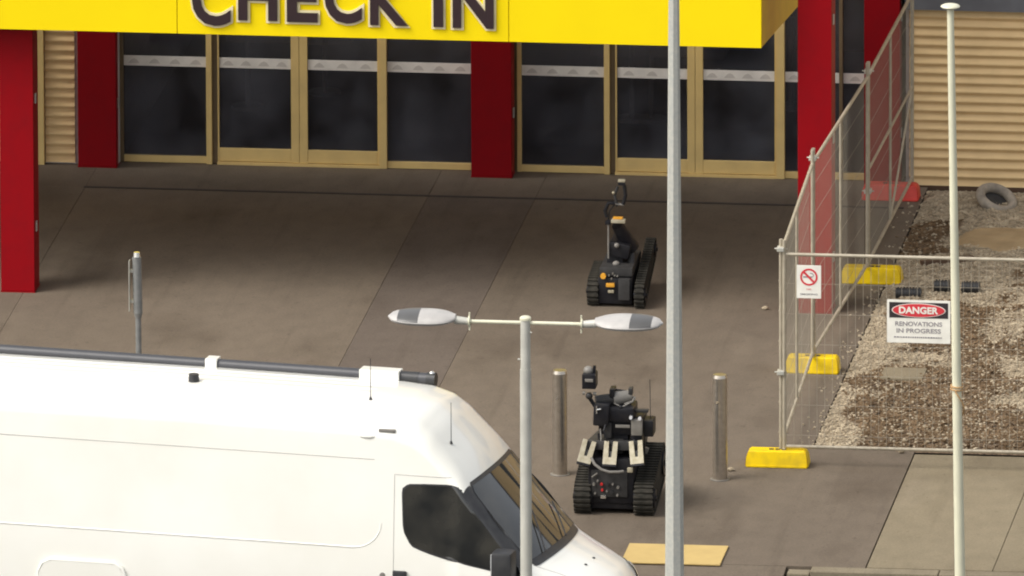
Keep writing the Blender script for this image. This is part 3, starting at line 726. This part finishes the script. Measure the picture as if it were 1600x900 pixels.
# ================================================================ VAN
ROADZ = -.12
VS = .94
vroot_ref = G(632, 757, 2.05*VS-.12)
VA = R(-9)
ux = 2.34-(632-617)/154.
lx, ly = -ux*VS, -.84*VS
vx = vroot_ref.x-(lx*math.cos(VA)-ly*math.sin(VA)); vy = vroot_ref.y-(lx*math.sin(VA)+ly*math.cos(VA))
van = empty('delivery_van', (vx, vy, ROADZ), VA, 'white high roof delivery van with a black awning roll along the roof', 'van'); van.scale = (VS, VS, VS)
ST = [  # u, z centre, plan sweep, half width, corner height, corner radius
 (0.00, .55, .30, .80, .05, .10), (.008, .74, .30, .83, .06, .12), (.03, .88, .30, .85, .08, .16), (.08, .985, .30, .87, .11, .22),
 (.18, 1.07, .29, .90, .13, .27), (.35, 1.155, .27, .93, .14, .28), (.55, 1.235, .24, .955, .12, .24), (.70, 1.295, .22, .97, .09, .18),
 (.76, 1.325, .21, .975, .07, .14), (.80, 1.365, .21, .975, .07, .13), (1.10, 1.685, .20, .98, .09, .12), (1.46, 2.075, .18, .985, .11, .14),
 (1.50, 2.13, .17, .985, .13, .17), (1.62, 2.27, .15, .99, .17, .22), (1.78, 2.42, .12, .99, .20, .27), (1.95, 2.57, .08, .99, .22, .29),
 (2.12, 2.675, .05, .99, .23, .29), (2.35, 2.74, .02, .99, .23, .28), (2.7, 2.765, 0, .99, .23, .27), (4.5, 2.775, 0, .99, .23, .27), (7.6, 2.765, 0, .99, .23, .27), (7.75, 2.70, 0, .97, .2, .25)]
ST = [(u+.4*c if 0 < u < 7 else u+.4*c, z, c*.62, w_*(.955 if u < 1.6 else .93), rh, rc) for u, z, c, w_, rh, rc in ST]
def st(u):
    if u <= ST[0][0]: return ST[0][1:]
    for a, b in zip(ST, ST[1:]):
        if u <= b[0]:
            t = (u-a[0])/(b[0]-a[0]); return tuple(p+(q-p)*t for p, q in zip(a[1:], b[1:]))
    return ST[-1][1:]
def tumble(z): return 1-.115*max(0, (z-1.15)/1.4)**1.25
CROWN = .045
def top_pt(u, s_):
    """s_ in -1..1 across the top between the corner radii"""
    zc, c, W, rh, rc = st(u); zs = zc-CROWN*.8-rh; w_ = W*tumble(zs)-rc
    y = s_*w_; z = zc-CROWN*.8*s_*s_*(1 if u > 2 else 1)
    return Vector((-(u+c*(y/W)**2), y, z))
def side_w(u, z): return st(u)[2]*tumble(z)
def side_pt(us, z, off=0):
    u = us
    for _ in range(8): u = us-st(u)[1]*(side_w(u, z)/st(u)[2])**2
    zc, c, W, rh, rc = st(u); zs = zc-CROWN*.8-rh; w0 = side_w(u, min(z, zs))
    if z > zs:
        t = min(1, (z-zs)/rh); w0 = side_w(u, zs)-rc*(1-math.sqrt(max(0, 1-t*t)))
    nt_ = .12 if z > 1.15 else 0
    return Vector((-us, -(w0+off), z+off*nt_))
def section(u):
    zc, c, W, rh, rc = st(u); zs = zc-CROWN*.8-rh; z0 = .36; pts = []
    for i in range(13):
        z = z0+(zs-z0)*i/12; y = W*tumble(z); pts.append((y, z))
    y1 = W*tumble(zs)
    for i in range(1, 9):
        a = R(90)*i/8; pts.append((y1-rc*(1-math.cos(a)), zs+rh*math.sin(a)))
    w_ = y1-rc
    for i in range(1, 9):
        s_ = 1-i/8; pts.append((w_*s_, zc-CROWN*.8*s_*s_))
    full = [(-y, z) for y, z in pts]+[(y, z) for y, z in pts[-2::-1]]
    return [Vector((-(u+c*(y/W)**2), y, z)) for y, z in full]
us = []
for a, b in zip(ST, ST[1:]):
    n = max(1, int((b[0]-a[0])/.05)) if b[0] < 3 else max(1, int((b[0]-a[0])/.5))
    for i in range(n): us.append(a[0]+(b[0]-a[0])*i/n)
us.append(7.75)
s = MB(); s.grid([section(u) for u in us])
bmesh.ops.holes_fill(s.bm, edges=[e for e in s.bm.edges if e.is_boundary])
s.build('body', 'white', van, smooth=True)
# helper patches
def interval(poly, z):
    xs_ = []
    for (a, b) in zip(poly, poly[1:]+poly[:1]):
        if (a[1]-z)*(b[1]-z) <= 0 and a[1] != b[1]:
            t = (z-a[1])/(b[1]-a[1]); xs_.append(a[0]+(b[0]-a[0])*t)
    return (max(xs_), min(xs_)) if xs_ else None
def side_patch(name, mt, poly, off, parent=van, nz_=36, nu=20, far=False, smooth_poly=True):
    if smooth_poly:
        for _ in range(2):
            q = []
            for a, b in zip(poly, poly[1:]+poly[:1]):
                q += [(a[0]*.88+b[0]*.12, a[1]*.88+b[1]*.12), (a[0]*.12+b[0]*.88, a[1]*.12+b[1]*.88)]
            poly = q
    zs_ = [p[1] for p in poly]; za, zb = min(zs_)+1e-4, max(zs_)-1e-4; rows = []
    for i in range(nz_+1):
        t = i/nz_; t = t*t*(3-2*t) if smooth_poly else t
        z = za+(zb-za)*t; iv = interval(poly, z)
        rows.append([side_pt(iv[0]+(iv[1]-iv[0])*j/nu, z, off) for j in range(nu+1)])
    if far: rows = [[Vector((p.x, -p.y, p.z)) for p in r] for r in rows]
    s = MB(); s.grid(rows)
    bmesh.ops.recalc_face_normals(s.bm, faces=s.bm.faces)
    return s.build(name, mt, parent, smooth=True)
win = [(2.25, 2.05), (1.66, 2.07), (1.30, 1.69), (1.02, 1.37), (1.00, 1.22), (1.28, 1.255), (1.87, 1.365), (2.14, 1.45), (2.23, 1.58)]
def grow(poly, d):
    cx = sum(p[0] for p in poly)/len(poly); cz = sum(p[1] for p in poly)/len(poly)
    return [(p[0]+math.copysign(d, p[0]-cx), p[1]+math.copysign(d, p[1]-cz)) for p in poly]
for far in (False, True):
    fr = side_patch('side_window_seal', 'blackp', grow(win, .016), .003, far=far)
    side_patch('side_window', 'glass_van', win, .008, far=far)
def top_patch(name, mt, u0, u1, sw, off, nu=16, ns=24, corner=.12, parent=van):
    rows = []
    for i in range(nu+1):
        t = i/nu; u = u0+(u1-u0)*t; k = sw
        e = min(t, 1-t)
        if e < corner: k = sw-.06*(1-math.sqrt(max(0, 1-(1-e/corner)**2)))
        row = []
        for j in range(ns+1):
            q = (-1+2*j/ns)*k
            p = top_pt(u, q); a = top_pt(u+.02, q)-top_pt(u-.02, q); b = top_pt(u, q+.02)-top_pt(u, q-.02)
            nrm = a.cross(b).normalized(); nrm = nrm if nrm.z > 0 else -nrm
            row.append(p+nrm*off)
        rows.append(row)
    s = MB(); s.grid(rows); return s.build(name, mt, parent, smooth=True)
# black band round windscreen reaching onto the pillars
def pillar(far):
    rows = []
    for i in range(15):
        u = .88+(1.54-.88)*i/14; zc, c, W, rh, rc = st(u); zs = zc-CROWN*.8-rh; y1 = W*tumble(zs); row = []
        for j in range(9):
            a = R(2+90*j/8); y = y1-rc*(1-math.cos(a)); z = zs+rh*math.sin(a)
            y += .004*math.cos(a); z += .004*math.sin(a)
            row.append(Vector((-(u+c*(y/W)**2)+.003, y if far else -y, z)))
        rows.append(row)
    MB().grid(rows).build('windscreen_pillar', 'blackp', van, smooth=True)
pillar(False); pillar(True)
top_patch('windscreen_seal', 'blackp', .775+.08, 1.485+.07, 1.02, .004)
ws = top_patch('windscreen', 'glass_van', .81+.08, 1.46+.07, .985, .009)
top_patch('scuttle', 'blackp', .825, .87, .97, .006, 4)
# wipers
def wiper(s0, u0, s1, u1, name='wiper'):
    pts = []
    for k in range(9):
        t = k/8; p = top_pt(u0+(u1-u0)*t, s0+(s1-s0)*t); pts.append(p+Vector((.02, 0, .025)))
    return MB().tube(pts, .008, 6).build(name, 'blackp', van)
wiper(-.62, .88, -.15, 1.16); wiper(.15, .88, .70, 1.10)
# bonnet seam, badge, washer jets
for s0 in (-.35, .05):
    p = top_pt(.55, s0); MB().ball(p+Vector((0, 0, .004)), .018, .014, .01, 8, 6).build('washer_jet', 'blackp', van)
def seam(pts, r=.004, mt='seam', name='panel_gap'): return MB().tube(pts, r, 6).build(name, mt, van)
seam([side_pt(2.34, z, 0) for z in [1.0-.55+.05*i for i in range(35)] if z < 2.14] + [side_pt(2.34-.04*i, 2.15, 0) for i in range(16)], .0035)
for zc_, ua, ub, r, up in ((2.285, 2.55, 7.6, .0045, False), (1.395, 2.75, 7.6, .009, True)):
    pts = [side_pt(ub-(ub-ua)*i/40, zc_, -.001 if not up else -.002) for i in range(41)]
    if up: pts += [side_pt(2.75-.28*math.sin(R(90)*i/8), 1.395+.26*(1-math.cos(R(90)*i/8)), -.004) for i in range(1, 9)]
    seam(pts, r, 'white' if up else 'seam', 'swage_line' if up else 'panel_gap')
for q in (-.97, .97):
    seam([top_pt(.16+.68*i/14, q*(1-.0*i))+Vector((0, 0, .0)) for i in range(15)], .0035)
seam([top_pt(.16, -.95+1.9*i/20) for i in range(21)], .0035)
# lower shoulder swage shade: real step below
# wheel arch flares, wheels
def wheel(uu, yy):
    w_ = empty('wheel', (-uu, yy, .34), 0); w_.parent = van; sg = 1 if yy > 0 else -1
    s = MB(); rows = []
    for i in range(33):
        a = 2*math.pi*i/32
        rows.append([(r*math.cos(a), sg*y, r*math.sin(a)) for r, y in ((.20, -.10), (.30, -.12), (.335, -.09), (.34, 0), (.335, .09), (.30, .12), (.20, .10))])
    s.grid(rows); bmesh.ops.remove_doubles(s.bm, verts=s.bm.verts, dist=.0005); s.build('tyre', 'rubber', w_, smooth=True)
    MB().cyl((0, -.08*sg, 0), (0, .085*sg, 0), .205, n=24).cyl((0, .085*sg, 0), (0, .10*sg, 0), .07, n=16).build('rim', 'galv', w_, smooth=True)
for uu in (1.0, 5.55):
    for yy in (-.86, .86): wheel(uu, yy)
arch = MB()
prf = [(5.45+.44*math.cos(a), .62+.44*math.sin(a)**.6) for a in [math.pi*i/16 for i in range(17)]]
side_patch('wheel_arch_flare', 'white', [(6.0, .5), (6.0, .92), (5.92, 1.06), (5.18, 1.06), (5.1, .92), (5.1, .5)], .035)
s = MB(); 
outl = [(6.0, .5), (6.0, .93), (5.96, 1.02), (5.88, 1.065), (5.22, 1.065), (5.14, 1.02), (5.1, .93), (5.1, .5)]
MB().tube([side_pt(a, b, .018) for a, b in outl], .02, 8).build('wheel_arch_lip', 'white', van, smooth=True)
for uu in (1.0, 5.55):
    for sg in (-1, 1):
        MB().cyl((-uu, sg*.93, .40), (-uu, sg*.985+.0, .40), .40, n=28).build('wheel_well', 'blackp', van)
# door handle, lock emblem
hp = side_pt(2.27, 1.14, 0)
MB().box(hp.x-.07, hp.x+.07, hp.y-.035, hp.y+.005, hp.z-.07, hp.z+.05, .012).build('door_handle', 'blackp', van, smooth=True)
hp = side_pt(2.45, 1.13, 0)
MB().cyl((hp.x, hp.y+.01, hp.z), (hp.x, hp.y-.008, hp.z), .028, n=16).build('fuel_cap_ring', 'robot_lgrey', van)
# side marker lamp + recess
hp = side_pt(2.43, 2.575, 0)
MB().box(hp.x-.085, hp.x+.085, hp.y-.018, hp.y+.03, hp.z-.016, hp.z+.016, .008, None).build('marker_lamp', 'robot_lgrey', van, smooth=True)
hp = side_pt(2.63, 2.51, 0)
MB().ball((hp.x, hp.y+.012, hp.z), .09, .03, .028, 14, 8).build('vent_bulge', 'white', van, smooth=True)
# antennas
for u_, s_, l_ in ((2.74, -.58, .42), (1.84, -.86, .42)):
    p = top_pt(u_, s_); an = MB().cyl(p, p+Vector((0, 0, l_)), .0045, .003, 6).cyl(p, p+Vector((0, 0, .03)), .018, .008, 10); an.build('aerial', 'blackp', van)
p = top_pt(4.62, -.25); MB().cyl(p, p+Vector((0, 0, .075)), .055, .05, 16).build('roof_vent', 'blackp', van, smooth=True)
# roof ribs
for k, s_ in enumerate((-.8, -.5, -.2, .1, .4, .7)):
    MB().tube([top_pt(7.3-4.6*i/30, s_)-Vector((0, 0, .008)) for i in range(31)], [.001]+[.016]*29+[.001], 8).build('roof_rib', 'white', van, smooth=True)
# awning roll on far side
aw = empty('roof_awning', (-.42, .66, 2.685), 0); aw.parent = van
MB().cyl((-2.0-.02, 0, .06), (-7.2, 0, .06), .062, n=20).build('awning_case', 'tubegrey', aw, smooth=True)
MB().cyl((-1.93, 0, .06), (-2.019, 0, .06), .07, n=20).build('end_cap', 'blackp', aw, smooth=True)
MB().ball((-1.965, -.02, .13), .028, .028, .02, 10, 6).build('end_knob', 'chrome', aw, smooth=True)
MB().cyl((-2.10, 0, .06), (-2.3, 0, .06), .0655, n=20).build('end_collar', 'blackp', aw, smooth=True)
MB().box(-2.70, -2.29, -.09, .07, .02, .135, .008).build('bracket', 'white', aw)
MB().box(-4.30, -4.18, -.08, .07, -.0, .135, .006).build('bracket', 'white', aw)
MB().cyl((-2.25, -.05, -.1), (-2.25, -.05, .0), .008, n=6).cyl((-2.55, -.05, -.1), (-2.55, -.05, .0), .006, n=6).build('stay', 'blackp', aw)
# mirrors
for sg in (-1, 1):
    mr = empty('door_mirror', (-1.16, sg*.98, 1.36) if sg < 0 else (-1.34, .98, 1.08), 0); mr.parent = van
    MB().box(-.09, .12, -.10+sg*.15, .12+sg*.15, -.28, .16, .035).build('housing', 'blackp', mr, smooth=True)
    MB().box(-.095, -.089, -.08+sg*.15, .10+sg*.15, -.24, .13).build('mirror_glass', 'lens', mr)
    MB().tube([(.05, -sg*.09, -.08), (.02, sg*.02, -.1), (.0, sg*.10, -.12)], .03, 8).build('arm', 'blackp', mr, smooth=True)
    MB().box(.121, .13, -.05+sg*.15, .07+sg*.15, -.20, -.17, .002).build('indicator', 'orange', mr)
# headlights, grille, bumper
for sg in (-1, 1):
    hl = []
    rows = []
    for i in range(7):
        z = .80+.23*i/6; row = []
        for j in range(9):
            y = .52+.30*j/8
            # find station whose height is z at this y
            lo_, hi_ = 0, .6
            for _ in range(18):
                md = (lo_+hi_)/2; zc, c, W, rh, rc = st(md); zs = zc-CROWN*.8-rh; w1 = W*tumble(zs)-rc
                zz = zc if y < w1 else zs+rh*math.sqrt(max(0, 1-min(1, ((y-w1)/rc))**2))
                if zz < z: lo_ = md
                else: hi_ = md
            W = st(lo_)[2]; c = st(lo_)[1]
            row.append(Vector((-(lo_+c*(y/W)**2)+.008, sg*y, z+.006)))
        rows.append(row)
    MB().grid(rows).build('headlight', 'lens', van, smooth=True)
MB().box(-.03, .015, -.5, .5, .62, .80, .02).build('grille', 'blackp', van)
rows = []
for z, o_ in ((.30, .02), (.34, .05), (.52, .05), (.56, .02)):
    rows.append([Vector((-(.30*(y/.86)**2)+o_, y, z)) for y in [-.93+1.86*j/20 for j in range(21)]])
MB().grid(rows).build('bumper', 'robot_grey', van, smooth=True)
MB().box(-7.6, -.3, -.8, .8, .28, .37).build('chassis', 'blackp', van)
B('rear_light', 'sign_red', van, -7.77, -7.74, -.93, -.83, .9, 1.3); B('rear_light', 'sign_red', van, -7.77, -7.74, .83, .93, .9, 1.3)

# ================================================================ ROBOTS
class Rob:
    def __init__(s, ox, oy, rz, label, sc_=1.0):
        s.ox, s.oy = ox, oy; p = G(ox, oy); s.root = empty('bomb_disposal_robot', p, rz, label, 'robot', 'tracked bomb disposal robots'); s.root.scale = (sc_,)*3
    def xz(s, px, py, d): return ((px-s.ox-19.1*d)/157., (s.oy-py-37.9*d+(px-s.ox)*.026)/153.3)
    def box(s, name, mt, x0, y0, x1, y1, d0, d1, bev=.008, rot=None, parent=None):
        a, zt = s.xz(x0, y0, d0); b, zb = s.xz(x1, y1, d0)
        cx, cy, cz = (a+b)/2, (d0+d1)/2, (zt+zb)/2
        mt_ = Matrix.Translation((cx, cy, cz))
        if rot: mt_ = mt_ @ Matrix.Rotation(R(rot[0]), 4, 'X') @ Matrix.Rotation(R(rot[1]), 4, 'Y') @ Matrix.Rotation(R(rot[2]), 4, 'Z')
        w_, d_, h_ = abs(b-a)/2, abs(d1-d0)/2, abs(zt-zb)/2
        return MB().box(-w_, w_, -d_, d_, -h_, h_, min(bev, w_*.6, d_*.6, h_*.6), mt_).build(name, mt, parent or s.root, smooth=True)
    def pt(s, px, py, d): a, z = s.xz(px, py, d); return Vector((a, d, z))
    def rod(s, name, mt, pts, r, parent=None, n=8): return MB().tube([s.pt(*p) for p in pts], r, n).build(name, mt, parent or s.root, smooth=True)

def track(root, x0, x1, L, Hh, y0, rise=0., rear_r=None):
    """belt round two wheels; rear end lifted by rise"""
    t = empty('track', (0, 0, 0)); t.parent = root
    r1 = Hh/2; r2 = rear_r or r1
    c1 = Vector((0, y0+r1, r1)); c2 = Vector((0, y0+L-r2, r2+rise))
    pts = []
    d = c2-c1; ang = math.atan2(d.z, d.y); nrm = ang+math.pi/2
    dl = math.asin((r1-r2)/d.length) if abs(r1-r2) < d.length else 0
    a0 = nrm-dl
    for i in range(17): a = a0+(math.pi+2*dl)*i/16; pts.append((c1.y+r1*math.cos(a), c1.z+r1*math.sin(a)))
    a1 = ang-math.pi/2+dl
    for i in range(17): a = a1+(math.pi-2*dl)*i/16; pts.append((c2.y+r2*math.cos(a), c2.z+r2*math.sin(a)))
    MB().prism(pts, 'x', x0+.012, x1-.012).build('belt', 'track', t)
    # resample the loop for lugs
    n = len(pts); per = [0]
    for i in range(n): per.append(per[-1]+math.dist(pts[i], pts[(i+1) % n]))
    cnt = int(per[-1]/.052)
    for k in range(cnt):
        q = per[-1]*k/cnt; i = max(j for j in range(n) if per[j] <= q); f = (q-per[i])/max(1e-6, per[i+1]-per[i])
        a, b = pts[i], pts[(i+1) % n]; y = a[0]+(b[0]-a[0])*f; z = a[1]+(b[1]-a[1])*f; an = math.atan2(b[1]-a[1], b[0]-a[0])
        if k == 0:
            lug = MB().box(x0, x1, -.014, .014, -.014, .014, .004).build('tread_lug', 'track', t); lug.location = (0, y, z); lug.rotation_euler = (an, 0, 0); first = lug
        else:
            lug = first.copy(); sc.collection.objects.link(lug); lug.parent = t; lug.location = (0, y, z); lug.rotation_euler = (an, 0, 0)
    for sx_, sg in ((x1, 1), (x0, -1)):
        for c, rr2 in ((c1, r1*.62), (c2, r2*.62)):
            xa = sx_-.014*sg
            MB().cyl((xa, c.y, c.z), (xa+sg*.022, c.y, c.z), rr2, n=20).cyl((xa+sg*.022, c.y, c.z), (xa+sg*.035, c.y, c.z), rr2*.3, n=12).build('wheel', 'robot', t, smooth=True)
    return t

# --- near robot
A1 = Rob(966, 808, R(0), 'near black tracked robot beside the van nose with camera mast and three pale forks', .985)
a = A1
track(a.root, (897-966)/157, (923-966)/157, 1.12, .31, 0.02, .12, .19)
track(a.root, (989-966)/157, (1019-966)/157, 1.12, .31, 0.0, .12, .19)
a.box('hull', 'robot', 920, 718, 990, 788, .10, 1.0, .02)
a.box('front_panel', 'robot_grey', 925, 736, 980, 778, .085, .10, .004)
a.box('deck', 'robot_grey', 918, 700, 996, 716, .16, 1.0, .01, (-8, 0, 0))
a.box('belly_plate', 'robot', 920, 776, 990, 797, .12, .9, .02)
for i, (x, y, m_, r) in enumerate(((929, 757, 'robot_lgrey', .014), (935, 752, 'robot_lgrey', .010), (941, 757, 'redbit', .013), (942, 766, 'redbit', .012), (950, 757, 'blackp', .014), (958, 757, 'robot_lgrey', .010), (966, 762, 'robot_lgrey', .014), (949, 768, 'robot_lgrey', .009), (957, 769, 'blackp', .013), (965, 774, 'robot_lgrey', .012), (931, 771, 'robot_lgrey', .010))):
    p = a.pt(x, y, .085); MB().cyl(p, p+Vector((0, -.03, 0)), r, n=12).build('connector', m_, a.root, smooth=True)
a.box('latch', 'chrome', 939, 775, 947, 780, .06, .085, .002)
a.rod('lever', 'robot_lgrey', [(926, 747, .07), (934, 741, .06)], .008)
for (cx, cy, tl) in ((918, 708, 14), (954, 710, 2), (994, 709, -8)):     # U shaped forks
    p = a.pt(cx, cy, .10); f = empty('mounting_fork', p, 0); f.parent = a.root; f.rotation_euler = (R(-28), R(tl), 0)
    s = MB(); w_, h_ = .066, .115
    poly = [(-w_, -h_), (w_, -h_), (w_, h_), (.022, h_), (.014, -.045), (-.014, -.045), (-.022, h_), (-w_, h_)]
    s.prism(poly, 'y', -.008, .008); s.build('fork_plate', 'fork', f)
    MB().box(-w_, w_, -.007, .03, -h_-.022, -h_-.001, .003).build('fork_foot', 'robot', f)
    MB().box(-.05, .05, .009, .10, -.06, .02, .005).build('fork_block', 'robot_grey', f)
a.rod('hose', 'robot_lgrey', [(925, 717, .06), (930, 727, .03), (940, 735, .02), (952, 739, .02), (966, 739, .03), (974, 738, .06)], .014)
a.box('hose_fitting', 'fork', 980, 733, 988, 740, .05, .09, .003)
# pedestal and turret
a.box('pedestal', 'robot', 946, 672, 982, 704, .30, .62, .02)
a.box('pedestal', 'robot_grey', 952, 690, 974, 712, .24, .40, .015)
a.box('turret', 'robot', 936, 655, 1004, 684, .28, .66, .02)
a.box('turret_head', 'robot', 941, 641, 990, 664, .24, .60, .025)
a.box('left_housing', 'robot', 928, 636, 952, 670, .20, .52, .02, (0, 3, 0))
a.box('label_plate', 'robot_lgrey', 962, 667, 984, 672, .235, .245, .001)
a.box('right_panel', 'robot_lgrey', 986, 660, 1003, 684, .22, .30, .008)
a.box('right_bracket', 'robot_grey', 984, 644, 1012, 649, .34, .40, .003)
a.box('battery_box', 'robot', 1005, 661, 1020, 686, .28, .50, .012)
a.box('lower_box', 'robot', 985, 684, 1003, 698, .26, .42, .01)
a.box('grey_cheek', 'robot_grey', 944, 664, 956, 688, .24, .28, .008)
for x, y in ((986, 655.5), (999.5, 657)):
    p = a.pt(x, y, .215); MB().cyl(p, p+Vector((0, -.025, 0)), .017, n=14).build('lamp', 'lens', a.root, smooth=True)
    MB().cyl(p+Vector((0, .045, 0)), p+Vector((0, .001, 0)), .022, n=14).build('lamp_housing', 'robot', a.root, smooth=True)
MB().cyl(a.pt(933, 644, .19), a.pt(940, 643, .19), .008, n=8).cyl(a.pt(933.5, 638, .19), a.pt(933.5, 650, .19), .008, n=8).build('wing_nut', 'chrome', a.root)
# folded arm on top
MB().cyl(a.pt(932, 631, .35), a.pt(960, 628, .40), .055, .06, 16).build('upper_arm', 'robot_grey', a.root, smooth=True)
MB().cyl(a.pt(958, 628, .40), a.pt(986, 623, .46), .074, .060, 16).build('arm_motor', 'robot_lgrey', a.root, smooth=True)
a.box('arm_clamp', 'robot', 953, 613, 961, 636, .34, .50, .006)
MB().cyl(a.pt(958, 613, .42), a.pt(987, 617, .46), .010, n=10).build('arm_link', 'robot', a.root)
a.box('wrist', 'robot_grey', 982, 612, 988, 622, .40, .50, .004); a.rod('gripper_finger', 'robot_lgrey', [(984, 624, .44), (992, 626, .42), (988, 632, .38), (976, 636, .36)], .013)
MB().ball(a.pt(970, 640, .26), .02).build('pivot', 'robot', a.root)
# camera mast
a.rod('camera_mast', 'robot', [(932, 640, .25), (924, 628, .24), (922, 618, .24)], .02)
cmr = empty('camera', (0, 0, 0)); cmr.parent = a.root
a.box('housing', 'robot', 911, 590, 932, 613, .17, .36, .01, None, cmr); a.box('lens_window', 'robot_lgrey', 915.5, 597, 928, 602, .158, .17, .002, None, cmr)
MB().ball(a.pt(921, 584, .26), .050, .05, .045).build('dome', 'robot_lgrey', cmr, smooth=True)
a.box('dome_bracket', 'robot', 928, 577, 932, 588, .24, .28, .003, None, cmr)
MB().ball(a.pt(922, 623, .22), .035, .035, .035).build('pan_joint', 'robot_grey', cmr, smooth=True); MB().cyl(a.pt(912, 618, .22), a.pt(916, 619, .22), .018, n=10).build('pan_knob', 'robot_lgrey', cmr, smooth=True); MB().cyl(a.pt(928, 619, .22), a.pt(933, 620, .22), .018, n=10).build('pan_knob', 'robot_lgrey', cmr, smooth=True)
a.rod('cable', 'robot_lgrey', [(939, 673, .22), (940, 685, .2), (940, 698, .18)], .008); a.rod('cable', 'robot', [(936.5, 680, .22), (937, 702, .2)], .012)
a.rod('aerial', 'robot_grey', [(1015, 598, .4), (1016, 660, .4)], .0035); a.rod('aerial', 'robot', [(1006, 696, .30), (1006, 712, .32)], .012)
a.rod('cable', 'robot', [(948, 664, .22), (944, 676, .16), (950, 694, .15), (958, 700, .18)], .008)
a.rod('cable', 'robot_grey', [(990, 690, .22), (1000, 700, .18), (996, 716, .14), (986, 728, .08)], .007)
a.rod('cable', 'robot_lgrey', [(960, 634, .34), (972, 640, .28), (984, 634, .30)], .006)
a.box('rear_frame', 'robot_grey', 984, 646, 1008, 700, .66, .72, .01)
a.box('rear_bracket', 'robot_lgrey', 1006, 703, 1012, 712, .60, .64, .003, (0, 20, 0))

# --- far robot
a = Rob(963, 483, R(0), 'far black tracked robot near the doors with its gripper arm raised high')
track(a.root, (916-963)/157, (934-963)/157, .72, .27, .05, .05, .13)
track(a.root, (991-963)/157, (1006-963)/157, 1.12, .25, -.02, .27, .10)
a.box('hull', 'robot', 934, 434, 988, 476, .08, .85, .02)
a.box('front_panel', 'robot_grey', 937, 418, 988, 433, .10, .85, .01)
p = a.pt(943, 431, .07); MB().cyl(p, p+Vector((0, -.03, 0)), .028, n=14).build('amber_light', 'amber', a.root, smooth=True)
a.box('amber_plate', 'amber', 947, 443, 960, 449, .05, .079, .003); a.box('white_plate', 'fork', 950, 454, 959, 458, .05, .079, .002)
for x, y in ((952, 430), (956, 435), (961, 430), (965, 431), (958, 427)):
    p = a.pt(x, y, .095); MB().cyl(p, p+Vector((0, -.025, 0)), .009, n=10).build('connector', 'robot_lgrey', a.root)
a.box('side_pod', 'robot_grey', 966, 436, 984, 470, .04, .10, .01)
a.box('pedestal', 'robot', 948, 396, 974, 424, .30, .60, .02)
a.box('turret', 'robot', 950, 380, 984, 404, .26, .62, .025, (0, 12, 0))
MB().cyl(a.pt(965, 352, .30), a.pt(986, 388, .45), .06, .09, 14).build('lower_arm', 'robot', a.root, smooth=True)
MB().cyl(a.pt(988, 384, .45), a.pt(986, 428, .30), .035, .04, 14).build('arm_strut', 'robot_grey', a.root, smooth=True)
MB().ball(a.pt(964, 384, .24), .026).build('pivot', 'robot_lgrey', a.root, smooth=True); MB().ball(a.pt(963, 412, .22), .035, .035, .026).build('camera_ball', 'robot_lgrey', a.root, smooth=True)
a.rod('control_rod', 'robot_lgrey', [(951, 348, .26), (951, 404, .24)], .009)
a.box('cross_bar', 'fork', 955, 344, 977, 350, .20, .27, .004); a.box('cross_bar_cap', 'amber', 958, 340.5, 973, 343.5, .22, .27, .002)
a.box('cross_bar_end', 'robot', 946, 346, 954.5, 352, .20, .27, .004)
a.rod('forearm', 'robot', [(949, 340, .26), (946, 330, .26), (951, 318, .26), (962, 318, .26), (966, 322, .26)], .019)
a.rod('forearm_link', 'robot_grey', [(951, 345, .28), (953, 330, .28), (961, 320, .28)], .008)
gr = empty('gripper', (0, 0, 0)); gr.parent = a.root
a.rod('finger', 'robot', [(974, 320, .24), (978, 306, .24), (976, 290, .24)], .019, gr); a.rod('finger', 'robot_grey', [(964, 318, .24), (961, 306, .24), (966, 292, .24)], .015, gr)
a.box('tip', 'fork', 966, 282, 977, 286, .21, .26, .002, None, gr); a.box('tip_block', 'robot', 966, 286.5, 977, 291, .21, .26, .003, None, gr)
MB().ball(a.pt(959, 302, .22), .016).build('finger_knob', 'fork', gr, smooth=True)
a.rod('knuckle', 'robot_lgrey', [(962, 319, .25), (975, 321, .25)], .012, gr)
